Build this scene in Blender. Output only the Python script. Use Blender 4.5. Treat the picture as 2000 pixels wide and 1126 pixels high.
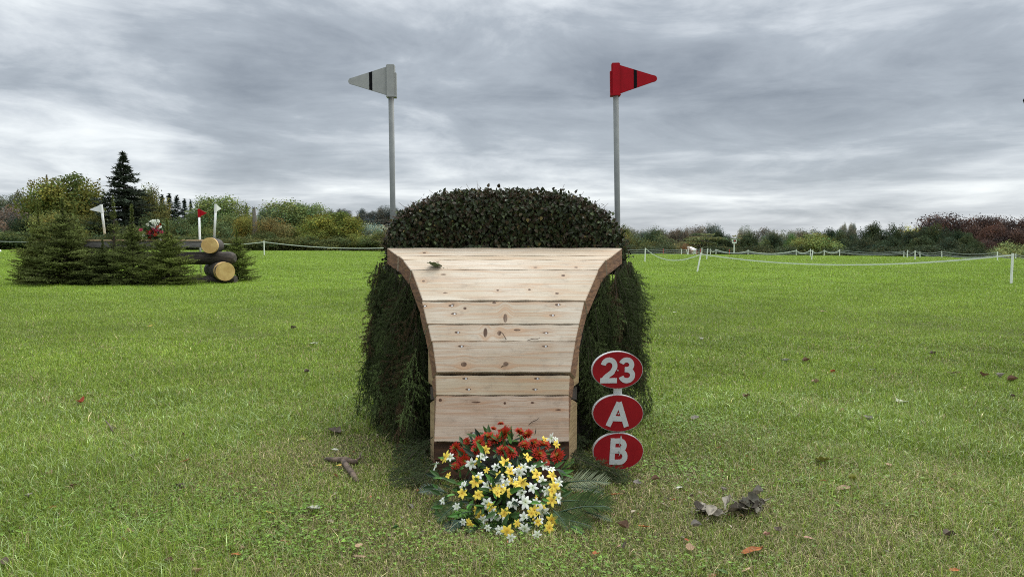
import bpy, bmesh, math, random
import numpy as np
from mathutils import Vector, Matrix, Euler

for o in list(bpy.data.objects): bpy.data.objects.remove(o)
scn = bpy.context.scene
COL = scn.collection
R_ = math.radians

# ------------------------------------------------------------------ camera
F, CX, CY, HZ, H = 1390.0, 1000.0, 563.0, 470.0, 1.3
PITCH = math.atan((CY-HZ)/F)
cam_d = bpy.data.cameras.new("camera"); cam = bpy.data.objects.new("camera", cam_d); COL.objects.link(cam)
cam_d.sensor_width = 36; cam_d.lens = 36*F/2000; cam_d.clip_start = 0.05; cam_d.clip_end = 6000
cam.location = (0, 0, H); cam.rotation_euler = (math.pi/2-PITCH, 0, 0)
scn.camera = cam
scn.cycles.filter_width = 1.05
scn.cycles.use_denoising = False

# ------------------------------------------------------------------ light
SUN_EL, SUN_AZ = R_(52), R_(24)         # azimuth clockwise from +Y (the view direction)
sl = bpy.data.lights.new("sun", 'SUN'); sl.energy = 1.5; sl.angle = R_(35); sl.color = (1, .96, .9)
so = bpy.data.objects.new("sun", sl); COL.objects.link(so)
sdir = Vector((math.sin(SUN_AZ)*math.cos(SUN_EL), math.cos(SUN_AZ)*math.cos(SUN_EL), math.sin(SUN_EL)))
so.rotation_euler = sdir.to_track_quat('Z', 'Y').to_euler()
so.location = (0, 0, 30)
vs = scn.view_settings
vs.view_transform = 'Standard'; vs.look = 'None'; vs.gamma = 1; vs.exposure = 0.75
try: vs.use_curve_mapping = False
except Exception: pass

class N:
    """tiny node-tree helper"""
    def __init__(s, nt): s.nt = nt
    def add(s, t, **kw):
        n = s.nt.nodes.new(t)
        for k, v in kw.items(): setattr(n, k, v)
        return n
    def put(s, sock, v):
        if v is None: return
        if hasattr(v, 'is_output') or isinstance(v, bpy.types.NodeSocket): s.nt.links.new(v, sock)
        else: sock.default_value = v
    def math(s, op, a, b=None, c=None, clamp=False):
        n = s.add('ShaderNodeMath', operation=op); n.use_clamp = clamp
        for i, v in enumerate((a, b, c)): s.put(n.inputs[i], v)
        return n.outputs[0]
    def maprange(s, v, a, b, c=0., d=1., smooth=True):
        n = s.add('ShaderNodeMapRange'); n.interpolation_type = 'SMOOTHSTEP' if smooth else 'LINEAR'
        s.put(n.inputs[0], v)
        for i, x in enumerate((a, b, c, d)): s.put(n.inputs[1+i], x)
        return n.outputs[0]
    def mix(s, f, a, b, mode='MIX'):
        n = s.add('ShaderNodeMix', data_type='RGBA', blend_type=mode)
        s.put(n.inputs[0], f); s.put(n.inputs[6], c4(a)); s.put(n.inputs[7], c4(b))
        return n.outputs[2]
    def noise(s, vec, scale, detail=4, rough=.55, dist=0, out=0):
        n = s.add('ShaderNodeTexNoise'); s.put(n.inputs['Vector'], vec)
        n.inputs['Scale'].default_value = scale; n.inputs['Detail'].default_value = detail
        n.inputs['Roughness'].default_value = rough; n.inputs['Distortion'].default_value = dist
        return n.outputs[out]
    def ramp(s, f, pts):
        n = s.add('ShaderNodeValToRGB'); s.put(n.inputs[0], f)
        cr = n.color_ramp
        while len(cr.elements) < len(pts): cr.elements.new(.5)
        for e, (p, c) in zip(cr.elements, pts): e.position = p; e.color = c4(c)
        return n.outputs[0]
    def scale(s, vec, sc):
        n = s.add('ShaderNodeMapping'); s.put(n.inputs[0], vec); n.inputs['Scale'].default_value = sc
        return n.outputs[0]
def c4(c):
    if isinstance(c, (tuple, list)) and len(c) == 3: return (*c, 1)
    return c

wd = bpy.data.worlds.new("World"); scn.world = wd; wd.use_nodes = True
nt = wd.node_tree; nt.nodes.clear(); n = N(nt)
tc = n.add('ShaderNodeTexCoord').outputs['Generated']
sep = n.add('ShaderNodeSeparateXYZ'); nt.links.new(tc, sep.inputs[0])
X, Y, Z = sep.outputs
# cloud coordinates: round the horizon, and the log of the height so that the deck flattens into bands low down
rad = n.math('SQRT', n.math('ADD', n.math('MULTIPLY', X, X), n.math('MULTIPLY', Y, Y)))
cmb = n.add('ShaderNodeCombineXYZ')
nt.links.new(n.math('DIVIDE', X, rad), cmb.inputs[0]); nt.links.new(n.math('DIVIDE', Y, rad), cmb.inputs[1])
tilt = n.math('MULTIPLY', X, .10)
nt.links.new(n.math('LOGARITHM', n.math('ADD', n.math('MAXIMUM', n.math('ADD', Z, n.math('MULTIPLY', tilt, n.math('MAXIMUM', Z, 0.))), 0.), .10), 2.7183), cmb.inputs[2])
cv = cmb.outputs[0]
big = n.noise(n.scale(cv, (1.0, 1.0, .62)), 1.9, 4, .5, .5)
mid = n.noise(n.scale(cv, (1.2, 1.2, 1.3)), 3.6, 8, .60, .45)
fine = n.noise(n.scale(cv, (1.4, 1.4, 1.3)), 10.0, 5, .6, .3)
val = n.math('ADD', n.math('ADD', n.math('MULTIPLY', big, .5), n.math('MULTIPLY', mid, .4)), n.math('MULTIPLY', fine, .10))
# pale break along the skyline, dark bank above it on the left, thin bright cloud high on the right
band = n.math('MULTIPLY', n.maprange(Z, .0, .075, 0, 1), n.maprange(Z, .095, .16, 1, 0))
val = n.math('ADD', val, n.math('MULTIPLY', band, .045))
bank = n.math('MULTIPLY', n.math('MULTIPLY', n.maprange(Z, .11, .18, 0, 1), n.maprange(Z, .2, .31, 1, 0)), n.maprange(X, -.15, .6, 1, .25))
val = n.math('SUBTRACT', val, n.math('MULTIPLY', bank, .055))
glow = n.math('MULTIPLY', n.maprange(Z, .2, .36, 0, 1), n.maprange(X, -.25, .4, 0, 1))
val = n.math('ADD', val, n.math('MULTIPLY', glow, .13))
val = n.math('ADD', n.math('MULTIPLY', n.math('SUBTRACT', val, .5), 1.6), .495)
cl = n.ramp(val, [(.22, (.22, .25, .29)), (.44, (.375, .415, .46)), (.56, (.56, .60, .64)), (.68, (.77, .81, .83)), (.82, (.95, .97, .97))])
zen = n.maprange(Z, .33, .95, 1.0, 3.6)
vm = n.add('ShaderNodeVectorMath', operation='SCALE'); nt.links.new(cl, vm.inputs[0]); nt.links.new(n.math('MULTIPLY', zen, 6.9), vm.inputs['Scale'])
sky = n.add('ShaderNodeTexSky', sky_type='NISHITA'); sky.sun_disc = False
sky.sun_elevation = SUN_EL; sky.sun_rotation = SUN_AZ; sky.altitude = 60
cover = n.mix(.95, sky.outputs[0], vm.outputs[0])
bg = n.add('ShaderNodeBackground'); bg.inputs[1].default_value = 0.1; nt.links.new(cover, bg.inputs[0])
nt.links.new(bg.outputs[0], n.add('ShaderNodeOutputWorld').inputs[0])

# ------------------------------------------------------------------ helpers
def P(px, py, d):
    """photo pixel + distance along +Y -> world point"""
    a, b = (px-CX)/F, (CY-py)/F
    dy = math.cos(PITCH)+b*math.sin(PITCH); dz = -math.sin(PITCH)+b*math.cos(PITCH)
    k = d/dy
    return Vector((a*k, d, H+dz*k))
def PG(px, py, z=0.):
    a, b = (px-CX)/F, (CY-py)/F
    dy = math.cos(PITCH)+b*math.sin(PITCH); dz = -math.sin(PITCH)+b*math.cos(PITCH)
    k = (z-H)/dz
    return Vector((a*k, dy*k, z))
def sstep(t): t = np.clip(t, 0, 1); return t*t*(3-2*t)
CA = [-.72, -.396, -.165, .158, .72]; CD = [106, 95, 86, 70.6, 51.6]
def crest(x, y): return np.interp(np.asarray(x)/np.maximum(np.asarray(y), 1), CA, CD)
def tz(x, y):
    """ground height"""
    x = np.asarray(x, float); y = np.asarray(y, float)
    a = x/np.maximum(y, 1)
    drop = np.interp(a, [-.2, -.1, .1], [1.0, 2.0, 3.6])
    z = -drop*sstep((y-crest(x, y))/45)
    z = z + np.interp(a, [-.2, 0.0], [11., 0.])*sstep((y-190)/200)
    near = np.clip((np.maximum(np.abs(x), np.abs(y))-40)/-20, 0, 1)
    return z+near*(.012*np.sin(x*1.7+1)*np.sin(y*1.3)+.008*np.sin(x*4.1+y*3.3))
def gz(x, y): return float(tz(x, y))

def origin(p):
    v = Vector((0, 0, 0))
    while p is not None: v += p.location; p = p.parent
    return v
def tag(o, label, cat, group=None, kind=None):
    if label: o['label'] = label
    if cat: o['category'] = cat
    if group: o['group'] = group
    if kind: o['kind'] = kind
    return o
def thing(name, label, cat, loc, group=None):
    o = bpy.data.objects.new(name, None); COL.objects.link(o); o.location = loc; o.empty_display_size = .1
    return tag(o, label, cat, group)
def mesh_np(name, V, Fs, cols=None, mats=(), smooth=False, midx=None):
    """V (n,3); Fs list of int arrays (m,k)"""
    me = bpy.data.meshes.new(name); V = np.asarray(V, np.float32)
    Fs = [np.asarray(f, np.int32) for f in Fs if len(f)]
    me.vertices.add(len(V)); me.vertices.foreach_set('co', V.ravel())
    loops = np.concatenate([f.ravel() for f in Fs])
    tot = np.concatenate([np.full(len(f), f.shape[1], np.int32) for f in Fs])
    st = np.concatenate([[0], np.cumsum(tot)[:-1]]).astype(np.int32)
    me.loops.add(len(loops)); me.loops.foreach_set('vertex_index', loops)
    me.polygons.add(len(tot)); me.polygons.foreach_set('loop_start', st)
    for m in mats: me.materials.append(m)
    if midx is not None: me.polygons.foreach_set('material_index', np.asarray(midx, np.int32))
    me.polygons.foreach_set('use_smooth', np.full(len(tot), smooth, bool))
    me.update(calc_edges=True)
    if cols is not None:
        at = me.color_attributes.new('Col', 'FLOAT_COLOR', 'POINT')
        c = np.ones((len(V), 4), np.float32); c[:, :cols.shape[1]] = cols
        at.data.foreach_set('color', c.ravel())
    return me
def obj(name, me, parent=None):
    o = bpy.data.objects.new(name, me); COL.objects.link(o)
    if parent is not None: o.parent = parent
    return o
class MB:
    """collects pieces (world coordinates) into one mesh"""
    def __init__(s): s.V = []; s.F = []; s.M = []
    def add(s, V, Fc, m=0):
        k = len(s.V); s.V += [tuple(v) for v in V]; s.F += [tuple(i+k for i in f) for f in Fc]; s.M += [m]*len(Fc)
        return s
    def box(s, c, size, rot=None, m=0):
        hx, hy, hz = (v/2 for v in size); c = Vector(c)
        vs_ = [Vector((x, y, z)) for x in (-hx, hx) for y in (-hy, hy) for z in (-hz, hz)]
        if rot is not None: vs_ = [rot @ v for v in vs_]
        return s.add([c+v for v in vs_], [(0, 1, 3, 2), (4, 6, 7, 5), (0, 4, 5, 1), (2, 3, 7, 6), (0, 2, 6, 4), (1, 5, 7, 3)], m)
    def tube(s, pts, rad, n=8, m=0, caps=True, mcap=None):
        pts = [Vector(p) for p in pts]; V = []
        if not hasattr(rad, '__len__'): rad = [rad]*len(pts)
        up = Vector((.13, .27, .95))
        for i, p in enumerate(pts):
            t = (pts[min(i+1, len(pts)-1)]-pts[max(i-1, 0)]).normalized()
            a = t.cross(up)
            if a.length < .15: a = t.cross(Vector((1, 0, 0)))
            a.normalize(); b = t.cross(a)
            V += [p+(a*math.cos(2*math.pi*k/n)+b*math.sin(2*math.pi*k/n))*rad[i] for k in range(n)]
        Fc = [(i*n+k, i*n+(k+1) % n, (i+1)*n+(k+1) % n, (i+1)*n+k) for i in range(len(pts)-1) for k in range(n)]
        s.add(V, Fc, m)
        if caps:
            k0 = len(s.V)-len(V)
            s.F += [tuple(k0+k for k in reversed(range(n))), tuple(k0+(len(pts)-1)*n+k for k in range(n))]
            s.M += [m if mcap is None else mcap]*2
        return s
    def build(s, name, mats, parent=None, smooth=False, bevel=0, label=None):
        off = origin(parent) if parent is not None else Vector((0, 0, 0))
        me = bpy.data.meshes.new(name)
        me.from_pydata([Vector(v)-off for v in s.V], [], s.F)
        for m in (mats if isinstance(mats, (list, tuple)) else [mats]): me.materials.append(m)
        me.polygons.foreach_set('material_index', s.M)
        if bevel:
            bm = bmesh.new(); bm.from_mesh(me)
            bmesh.ops.bevel(bm, geom=bm.edges[:], offset=bevel, segments=2, affect='EDGES', clamp_overlap=True)
            bm.to_mesh(me); bm.free()
        if smooth: me.polygons.foreach_set('use_smooth', [True]*len(me.polygons))
        me.update()
        o = obj(name, me, parent)
        if label: o['label'] = label
        return o
def nrm(v): return v/np.maximum(np.linalg.norm(v, axis=-1, keepdims=True), 1e-9)
def frames(lo, no):
    y = nrm(lo); x = nrm(np.cross(y, no)); z = np.cross(x, y)
    return np.stack([x, y, z], axis=-1)
def scatter(tV, tF, Rm, s, p):
    tV = np.asarray(tV, float); tF = np.asarray(tF, int); k = len(tV); m = len(p)
    s = np.asarray(s, float)
    if s.ndim == 1: s = s[:, None]
    sv = tV[None]*s[:, None, :] if s.shape[1] == 3 else tV[None]*s[:, :, None]
    V = np.einsum('nij,nkj->nki', Rm, sv)+np.asarray(p)[:, None, :]
    return V.reshape(-1, 3), (tF[None]+(np.arange(m)*k)[:, None, None]).reshape(-1, tF.shape[1])
LEAF_V = np.array([(0, 0, 0), (-.42, .22, .07), (-.34, .62, .05), (0, 1, -.08), (.34, .62, .05), (.42, .22, .07)])
LEAF_F = np.array([(0, 3, 2, 1), (0, 5, 4, 3)])
NEED_V = np.array([(-.5, 0, 0), (.5, 0, 0), (0, 1, 0)]); NEED_F = np.array([(0, 1, 2)])

# ------------------------------------------------------------------ materials
def newmat(name):
    m = bpy.data.materials.new(name); m.use_nodes = True; t = m.node_tree; t.nodes.clear()
    n = N(t); out = n.add('ShaderNodeOutputMaterial'); b = n.add('ShaderNodeBsdfPrincipled')
    t.links.new(b.outputs[0], out.inputs[0]); return m, n, b, out
def simple(name, c1, c2=None, rough=.6, scale=8, stretch=(1, 1, 1), bump=0, spec=.5, metallic=0):
    m, n, b, out = newmat(name); co = n.add('ShaderNodeTexCoord').outputs['Object']
    f = n.noise(n.scale(co, stretch), scale, 6, .6)
    c2 = c2 or tuple(v*.75 for v in c1)
    n.put(b.inputs['Base Color'], n.mix(n.maprange(f, .35, .65), c1, c2))
    b.inputs['Roughness'].default_value = rough; b.inputs['Specular IOR Level'].default_value = spec
    b.inputs['Metallic'].default_value = metallic
    if bump:
        bp = n.add('ShaderNodeBump'); bp.inputs['Strength'].default_value = bump; bp.inputs['Distance'].default_value = .01
        n.put(bp.inputs['Height'], f); n.put(b.inputs['Normal'], bp.outputs[0])
    return m
def leafy(name, color=None, rough=.5, trans=.25, spec=.4, attr=True, objcol=False, hue=None):
    m, n, b, out = newmat(name)
    if objcol: c = n.add('ShaderNodeObjectInfo').outputs['Color']
    else:
        r = n.add('ShaderNodeRGB'); r.outputs[0].default_value = c4(color or (1, 1, 1)); c = r.outputs[0]
    if attr:
        a = n.add('ShaderNodeVertexColor'); a.layer_name = 'Col'
        c = n.mix(1., c, a.outputs[0], 'MULTIPLY')
    n.put(b.inputs['Base Color'], c); b.inputs['Roughness'].default_value = rough
    b.inputs['Specular IOR Level'].default_value = spec
    if trans:
        tr = n.add('ShaderNodeBsdfTranslucent'); n.put(tr.inputs[0], c)
        mx = n.add('ShaderNodeMixShader'); mx.inputs[0].default_value = trans
        n.nt.links.new(b.outputs[0], mx.inputs[1]); n.nt.links.new(tr.outputs[0], mx.inputs[2])
        n.nt.links.new(mx.outputs[0], out.inputs[0])
    return m
M = {}
M['blade'] = leafy('grass_blade', rough=.42, trans=.3, spec=.24)
M['crown'] = leafy('crown_leaves', rough=.8, trans=.25, spec=.04, objcol=True)
M['needle'] = leafy('spruce_needles', rough=.7, trans=.2, spec=.08, objcol=True)
M['litter'] = leafy('dry_leaf', rough=.7, trans=.15, spec=.2, objcol=True)
M['ivy'] = leafy('hedge_leaves', rough=.45, trans=.12, spec=.22)
M['green'] = leafy('artificial_leaves', rough=.5, trans=.12, spec=.22)
M['bark'] = simple('bark', (.07, .05, .035), (.03, .023, .018), .9, 3, (6, 6, 1), .6)
M['deadwood'] = simple('weathered_deadwood', (.2, .18, .15), (.1, .085, .07), .9, 3, (6, 6, 1), .4)
M['twig'] = simple('twig_bark', (.10, .06, .035), (.05, .03, .02), .85, 20)
M['boughstem'] = simple('spruce_stem', (.05, .035, .02), (.03, .025, .015), .85, 20)
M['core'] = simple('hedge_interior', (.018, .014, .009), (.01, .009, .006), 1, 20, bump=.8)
M['white'] = simple('white_plastic', (.78, .78, .76), (.68, .68, .66), .45, 6)
M['paletape'] = simple('white_tape', (.72, .74, .70), (.6, .62, .58), .6, 6)
M['greytape'] = simple('grey_rope', (.3, .31, .31), (.2, .21, .22), .7, 6)
M['pole'] = simple('grey_plastic_pole', (.19, .20, .187), (.16, .168, .16), .55, 12, spec=.25)
M['flagwhite'] = simple('off_white_flag', (.34, .345, .32), (.30, .305, .285), .45, 20)
M['flagred'] = simple('red_flag', (.36, .004, .012), (.31, .004, .010), .5, 15, spec=.15)
M['brightwhite'] = simple('white_flag', (.8, .8, .79), (.72, .72, .71), .45, 15)
M['black'] = simple('black_band', (.008, .008, .009), (.012, .012, .012), .8, 15, spec=.05)
M['signred'] = simple('sign_red', (.28, .010, .014), (.235, .008, .012), .45, 10, spec=.15)
M['signwhite'] = simple('sign_white', (.50, .51, .50), (.45, .46, .45), .4, 30)
M['redstake'] = simple('red_stake', (.45, .03, .02), (.35, .02, .02), .6, 15)
M['screw'] = simple('steel_screw', (.52, .51, .49), (.32, .31, .30), .4, 90, metallic=.5)

# ------------------------------------------------------------------ ground
def ground():
    ys = np.concatenate([np.linspace(-8, 20, 120), np.geomspace(20.5, 180, 110), np.geomspace(190, 2500, 30)])
    t = np.concatenate([-np.geomspace(2200, 40.5, 30), np.linspace(-40, 40, 160), np.geomspace(40.5, 2200, 30)])
    Xg, Yg = np.meshgrid(t, ys); Zg = tz(Xg, Yg)
    V = np.stack([Xg, Yg, Zg], -1).reshape(-1, 3); w = len(t); h = len(ys)
    i = (np.arange(h-1)[:, None]*w+np.arange(w-1)[None]).ravel()
    Fq = np.stack([i, i+1, i+w+1, i+w], -1)
    m, n, b, out = newmat('turf_soil'); co = n.add('ShaderNodeTexCoord').outputs['Object']
    sp = n.add('ShaderNodeSeparateXYZ'); n.put(sp.inputs[0], co)
    a = n.noise(co, .35, 5, .6); f2 = n.noise(co, 3, 8, .7); f3 = n.noise(co, 28, 6, .7)
    far = n.mix(n.maprange(a, .35, .65), (.135, .215, .028), (.17, .25, .036))
    far = n.mix(n.math('MULTIPLY', n.maprange(f2, .4, .7), .55), far, (.10, .175, .022))
    near = n.mix(n.maprange(f2, .35, .65), (.045, .055, .016), (.07, .06, .03))
    near = n.mix(n.maprange(f3, .4, .65), near, (.045, .04, .02))
    c = n.mix(n.maprange(sp.outputs[1], 5, 26), near, far)
    c = n.mix(n.maprange(sp.outputs[1], 108, 135), c, (.03, .045, .018))
    n.put(b.inputs['Base Color'], c); b.inputs['Roughness'].default_value = .95; b.inputs['Specular IOR Level'].default_value = .1
    bp = n.add('ShaderNodeBump'); bp.inputs['Strength'].default_value = .7; bp.inputs['Distance'].default_value = .03
    n.put(bp.inputs['Height'], n.math('ADD', f3, f2)); n.put(b.inputs['Normal'], bp.outputs[0])
    o = obj('ground', mesh_np('ground', V, [Fq], mats=[m], smooth=True)); o['kind'] = 'structure'
ground()

# ------------------------------------------------------------------ the jump
# joints between the planks: (photo row, left, right, distance)
JO = [(862, 849, 1112, 3.78), (772, 853, 1111, 3.86), (730, 852, 1113, 3.91), (667, 843, 1124, 4.01), (633, 835.5, 1131.5, 4.09),
      (588, 825, 1142, 4.22), (528, 803, 1168, 4.52), (508.5, 788, 1183, 4.68), (500.5, 778, 1195, 4.82), (485, 757, 1215, 5.15)]
JL = [P(a[1], a[0], a[3]) for a in JO]; JR = [P(a[2], a[0], a[3]) for a in JO]
JD = [a[3] for a in JO]; JZ = [v.z for v in JL]; XL = [v.x for v in JL]; XR = [v.x for v in JR]
def xl(d): return float(np.interp(d, JD, XL))
def xr(d): return float(np.interp(d, JD, XR))
def zt(d): return float(np.interp(d, JD, JZ))
def wood_mat(name, knots, base=(.465, .42, .345), alt=(.385, .33, .25)):
    m, n, b, out = newmat(name)
    uv = n.add('ShaderNodeUVMap').outputs[0]
    oi = n.add('ShaderNodeObjectInfo')
    off = n.add('ShaderNodeCombineXYZ'); n.put(off.inputs[0], n.math('MULTIPLY', oi.outputs['Random'], 37.)); n.put(off.inputs[1], n.math('MULTIPLY', oi.outputs['Random'], 11.))
    su = n.add('ShaderNodeSeparateXYZ'); n.put(su.inputs[0], uv)
    ktot = None; halo = None; warp = None
    for (kx, ky, ra, rb) in knots:
        dx = n.math('DIVIDE', n.math('SUBTRACT', su.outputs[0], kx), ra); dy = n.math('DIVIDE', n.math('SUBTRACT', su.outputs[1], ky), rb)
        q = n.math('SQRT', n.math('ADD', n.math('MULTIPLY', dx, dx), n.math('MULTIPLY', dy, dy)))
        k = n.maprange(q, .75, 1.05, 1, 0); w = n.maprange(q, .8, 4.5, 1, 0)
        ktot = k if ktot is None else n.math('MAXIMUM', ktot, k)
        halo = w if halo is None else n.math('MAXIMUM', halo, w)
        ww = n.math('MULTIPLY', w, n.math('MULTIPLY', dy, rb*.6))
        warp = ww if warp is None else n.math('ADD', warp, ww)
    vv = n.add('ShaderNodeVectorMath', operation='ADD'); n.put(vv.inputs[0], uv); n.put(vv.inputs[1], off.outputs[0]); u2 = vv.outputs[0]
    if warp is not None:
        cw = n.add('ShaderNodeCombineXYZ'); n.put(cw.inputs[1], n.math('MULTIPLY', warp, -1.4))
        v3 = n.add('ShaderNodeVectorMath', operation='ADD'); n.put(v3.inputs[0], u2); n.put(v3.inputs[1], cw.outputs[0]); u2 = v3.outputs[0]
    g1 = n.noise(n.scale(u2, (.55, 16, 1)), 3.0, 4, .55, .6)
    g2 = n.noise(n.scale(u2, (1.2, 75, 1)), 3.0, 5, .6, .2)
    g3 = n.noise(n.scale(u2, (1.0, 2.2, 1)), 1.6, 4, .5, .4)
    spk = n.noise(n.scale(u2, (14, 60, 1)), 5, 3, .6)
    c = n.mix(n.maprange(g3, .35, .65), base, alt)
    c = n.mix(n.math('MULTIPLY', n.maprange(g1, .46, .66), .6), c, (.36, .215, .12))
    c = n.mix(n.math('MULTIPLY', n.maprange(g2, .48, .68), .55), c, (.30, .19, .11))
    c = n.mix(n.math('MULTIPLY', n.maprange(spk, .64, .72), .5), c, (.13, .08, .05))
    st = n.noise(n.scale(u2, (.9, 5, 1)), 2.2, 5, .65)
    c = n.mix(n.math('MULTIPLY', n.maprange(st, .52, .72), .6), c, (.33, .27, .21))
    crk = n.noise(n.scale(u2, (.8, 120, 1)), 3.0, 2, .5); c = n.mix(n.math('MULTIPLY', n.maprange(crk, .69, .74), .7), c, (.12, .08, .05))
    drt = n.noise(n.scale(u2, (3, 5, 1)), 3.0, 8, .72); c = n.mix(n.math('MULTIPLY', n.maprange(drt, .52, .70), .6), c, (.24, .20, .155))
    if ktot is not None:
        c = n.mix(n.math('MULTIPLY', halo, .22), c, (.36, .20, .10))
        kn = n.noise(n.scale(u2, (60, 60, 1)), 1.0, 3, .5)
        c = n.mix(n.math('MULTIPLY', ktot, n.maprange(kn, .3, .6, .65, 1.)), c, (.075, .042, .026))
    tint = n.mix(oi.outputs['Random'], (1.0, 1.0, 1.0), (.97, .95, .95))
    c = n.mix(1., c, oi.outputs['Color'], 'MULTIPLY')
    n.put(b.inputs['Base Color'], c); b.inputs['Roughness'].default_value = .72; b.inputs['Specular IOR Level'].default_value = .25
    bp = n.add('ShaderNodeBump'); bp.inputs['Strength'].default_value = .35; bp.inputs['Distance'].default_value = .004
    n.put(bp.inputs['Height'], n.math('ADD', g2, g1)); n.put(b.inputs['Normal'], bp.outputs[0])
    return m
M['endgrain'] = simple('sawn_end_grain', (.24, .12, .058), (.12, .058, .03), .85, 9, (1, 1, 7), .5)
M['sidewood'] = simple('pale_side_timber', (.38, .27, .14), (.27, .18, .085), .8, 5, (1, 1, 9), .3)
M['plinth'] = simple('stained_plinth', (.12, .055, .026), (.055, .026, .014), .85, 4, (1, 6, 8), .5)
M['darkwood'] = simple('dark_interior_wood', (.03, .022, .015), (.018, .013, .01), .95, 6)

T_ = .105
def prof(i):  # outward normal of the profile at joint i, in (d, z)
    a = max(i-1, 0); b = min(i+1, len(JD)-1)
    t = Vector((JD[b]-JD[a], JZ[b]-JZ[a])).normalized()
    return Vector((-t.y, t.x))
ARC = [0.]
for i in range(1, len(JD)): ARC.append(ARC[-1]+math.hypot(JD[i]-JD[i-1], JZ[i]-JZ[i-1]))
def uv_of(px, py):
    """photo pixel on the ramp -> (x, arc length)"""
    rows = [a[0] for a in JO][::-1]
    s = float(np.interp(py, rows, ARC[::-1])); d = float(np.interp(py, rows, JD[::-1]))
    return P(px, py, d).x, s, d
jump = thing('cross_country_jump', 'pale timber ramp jump of wide planks flaring out to a thick top edge', 'jump', (-.05, 4.4, 0))
KN = [(987, 622, 6, 13), (948, 650, 6, 14), (827, 551, 4, 3), (870, 574, 7, 2), (1034, 568, 4, 3), (1088, 575, 6, 2.5), (972, 569, 4, 2.5), (866, 538, 9, 2), (1100, 540, 6, 3),
      (908, 603, 5, 4), (885, 595, 5, 2), (965, 592, 6, 3), (1088, 597, 5, 2), (906, 715, 9, 7), (988, 714, 8, 6), (860, 781, 5, 5), (930, 785, 14, 2.5), (986, 787, 4, 4), (1040, 786, 6, 3),
      (1010, 645, 10, 3), (846, 485, 5, 1.6), (829, 495, 5, 1.6), (1046, 523, 6, 1.6), (1125, 523, 6, 1.8), (855, 512, 5, 1.4), (1090, 800, 9, 1), (925, 851, 5, 5), (975, 651, 6, 7)]
SC = [(925, 845.5), (910, 740), (1050, 740), (916, 761), (1046, 761), (895, 650), (1067, 651), (888, 614), (1080, 617), (902, 680), (1066, 680), (883, 598), (1091, 596), (830, 599)]
KN += [(x-1.5, y-.5, 9, 3.2) for x, y in SC]
def knots_for(i):
    k = []
    y0, y1 = JO[i+1][0], JO[i][0]
    for (x, y, ra, rb) in KN:
        if y0-2 <= y < y1:
            u, s, d = uv_of(x, y); s2 = uv_of(x, y-1)[1]
            k.append((u, s, ra*d/F*.72, max(rb*abs(s2-s), .006)*.72))
    return k
PT = [(1.04, .90, .84), (1.04, .96, .86), (1.02, .95, .90), (.98, .94, .90), (1., .98, .95), (1.02, 1., .97), (1.02, 1.0, .98), (1.0, .96, .9), (1.03, 1., .96)]
rs = random.Random(4)
GAP = [0, .0022, .0075, .0022, .003, .0035, .0012, .0012, .0022, 0]
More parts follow.
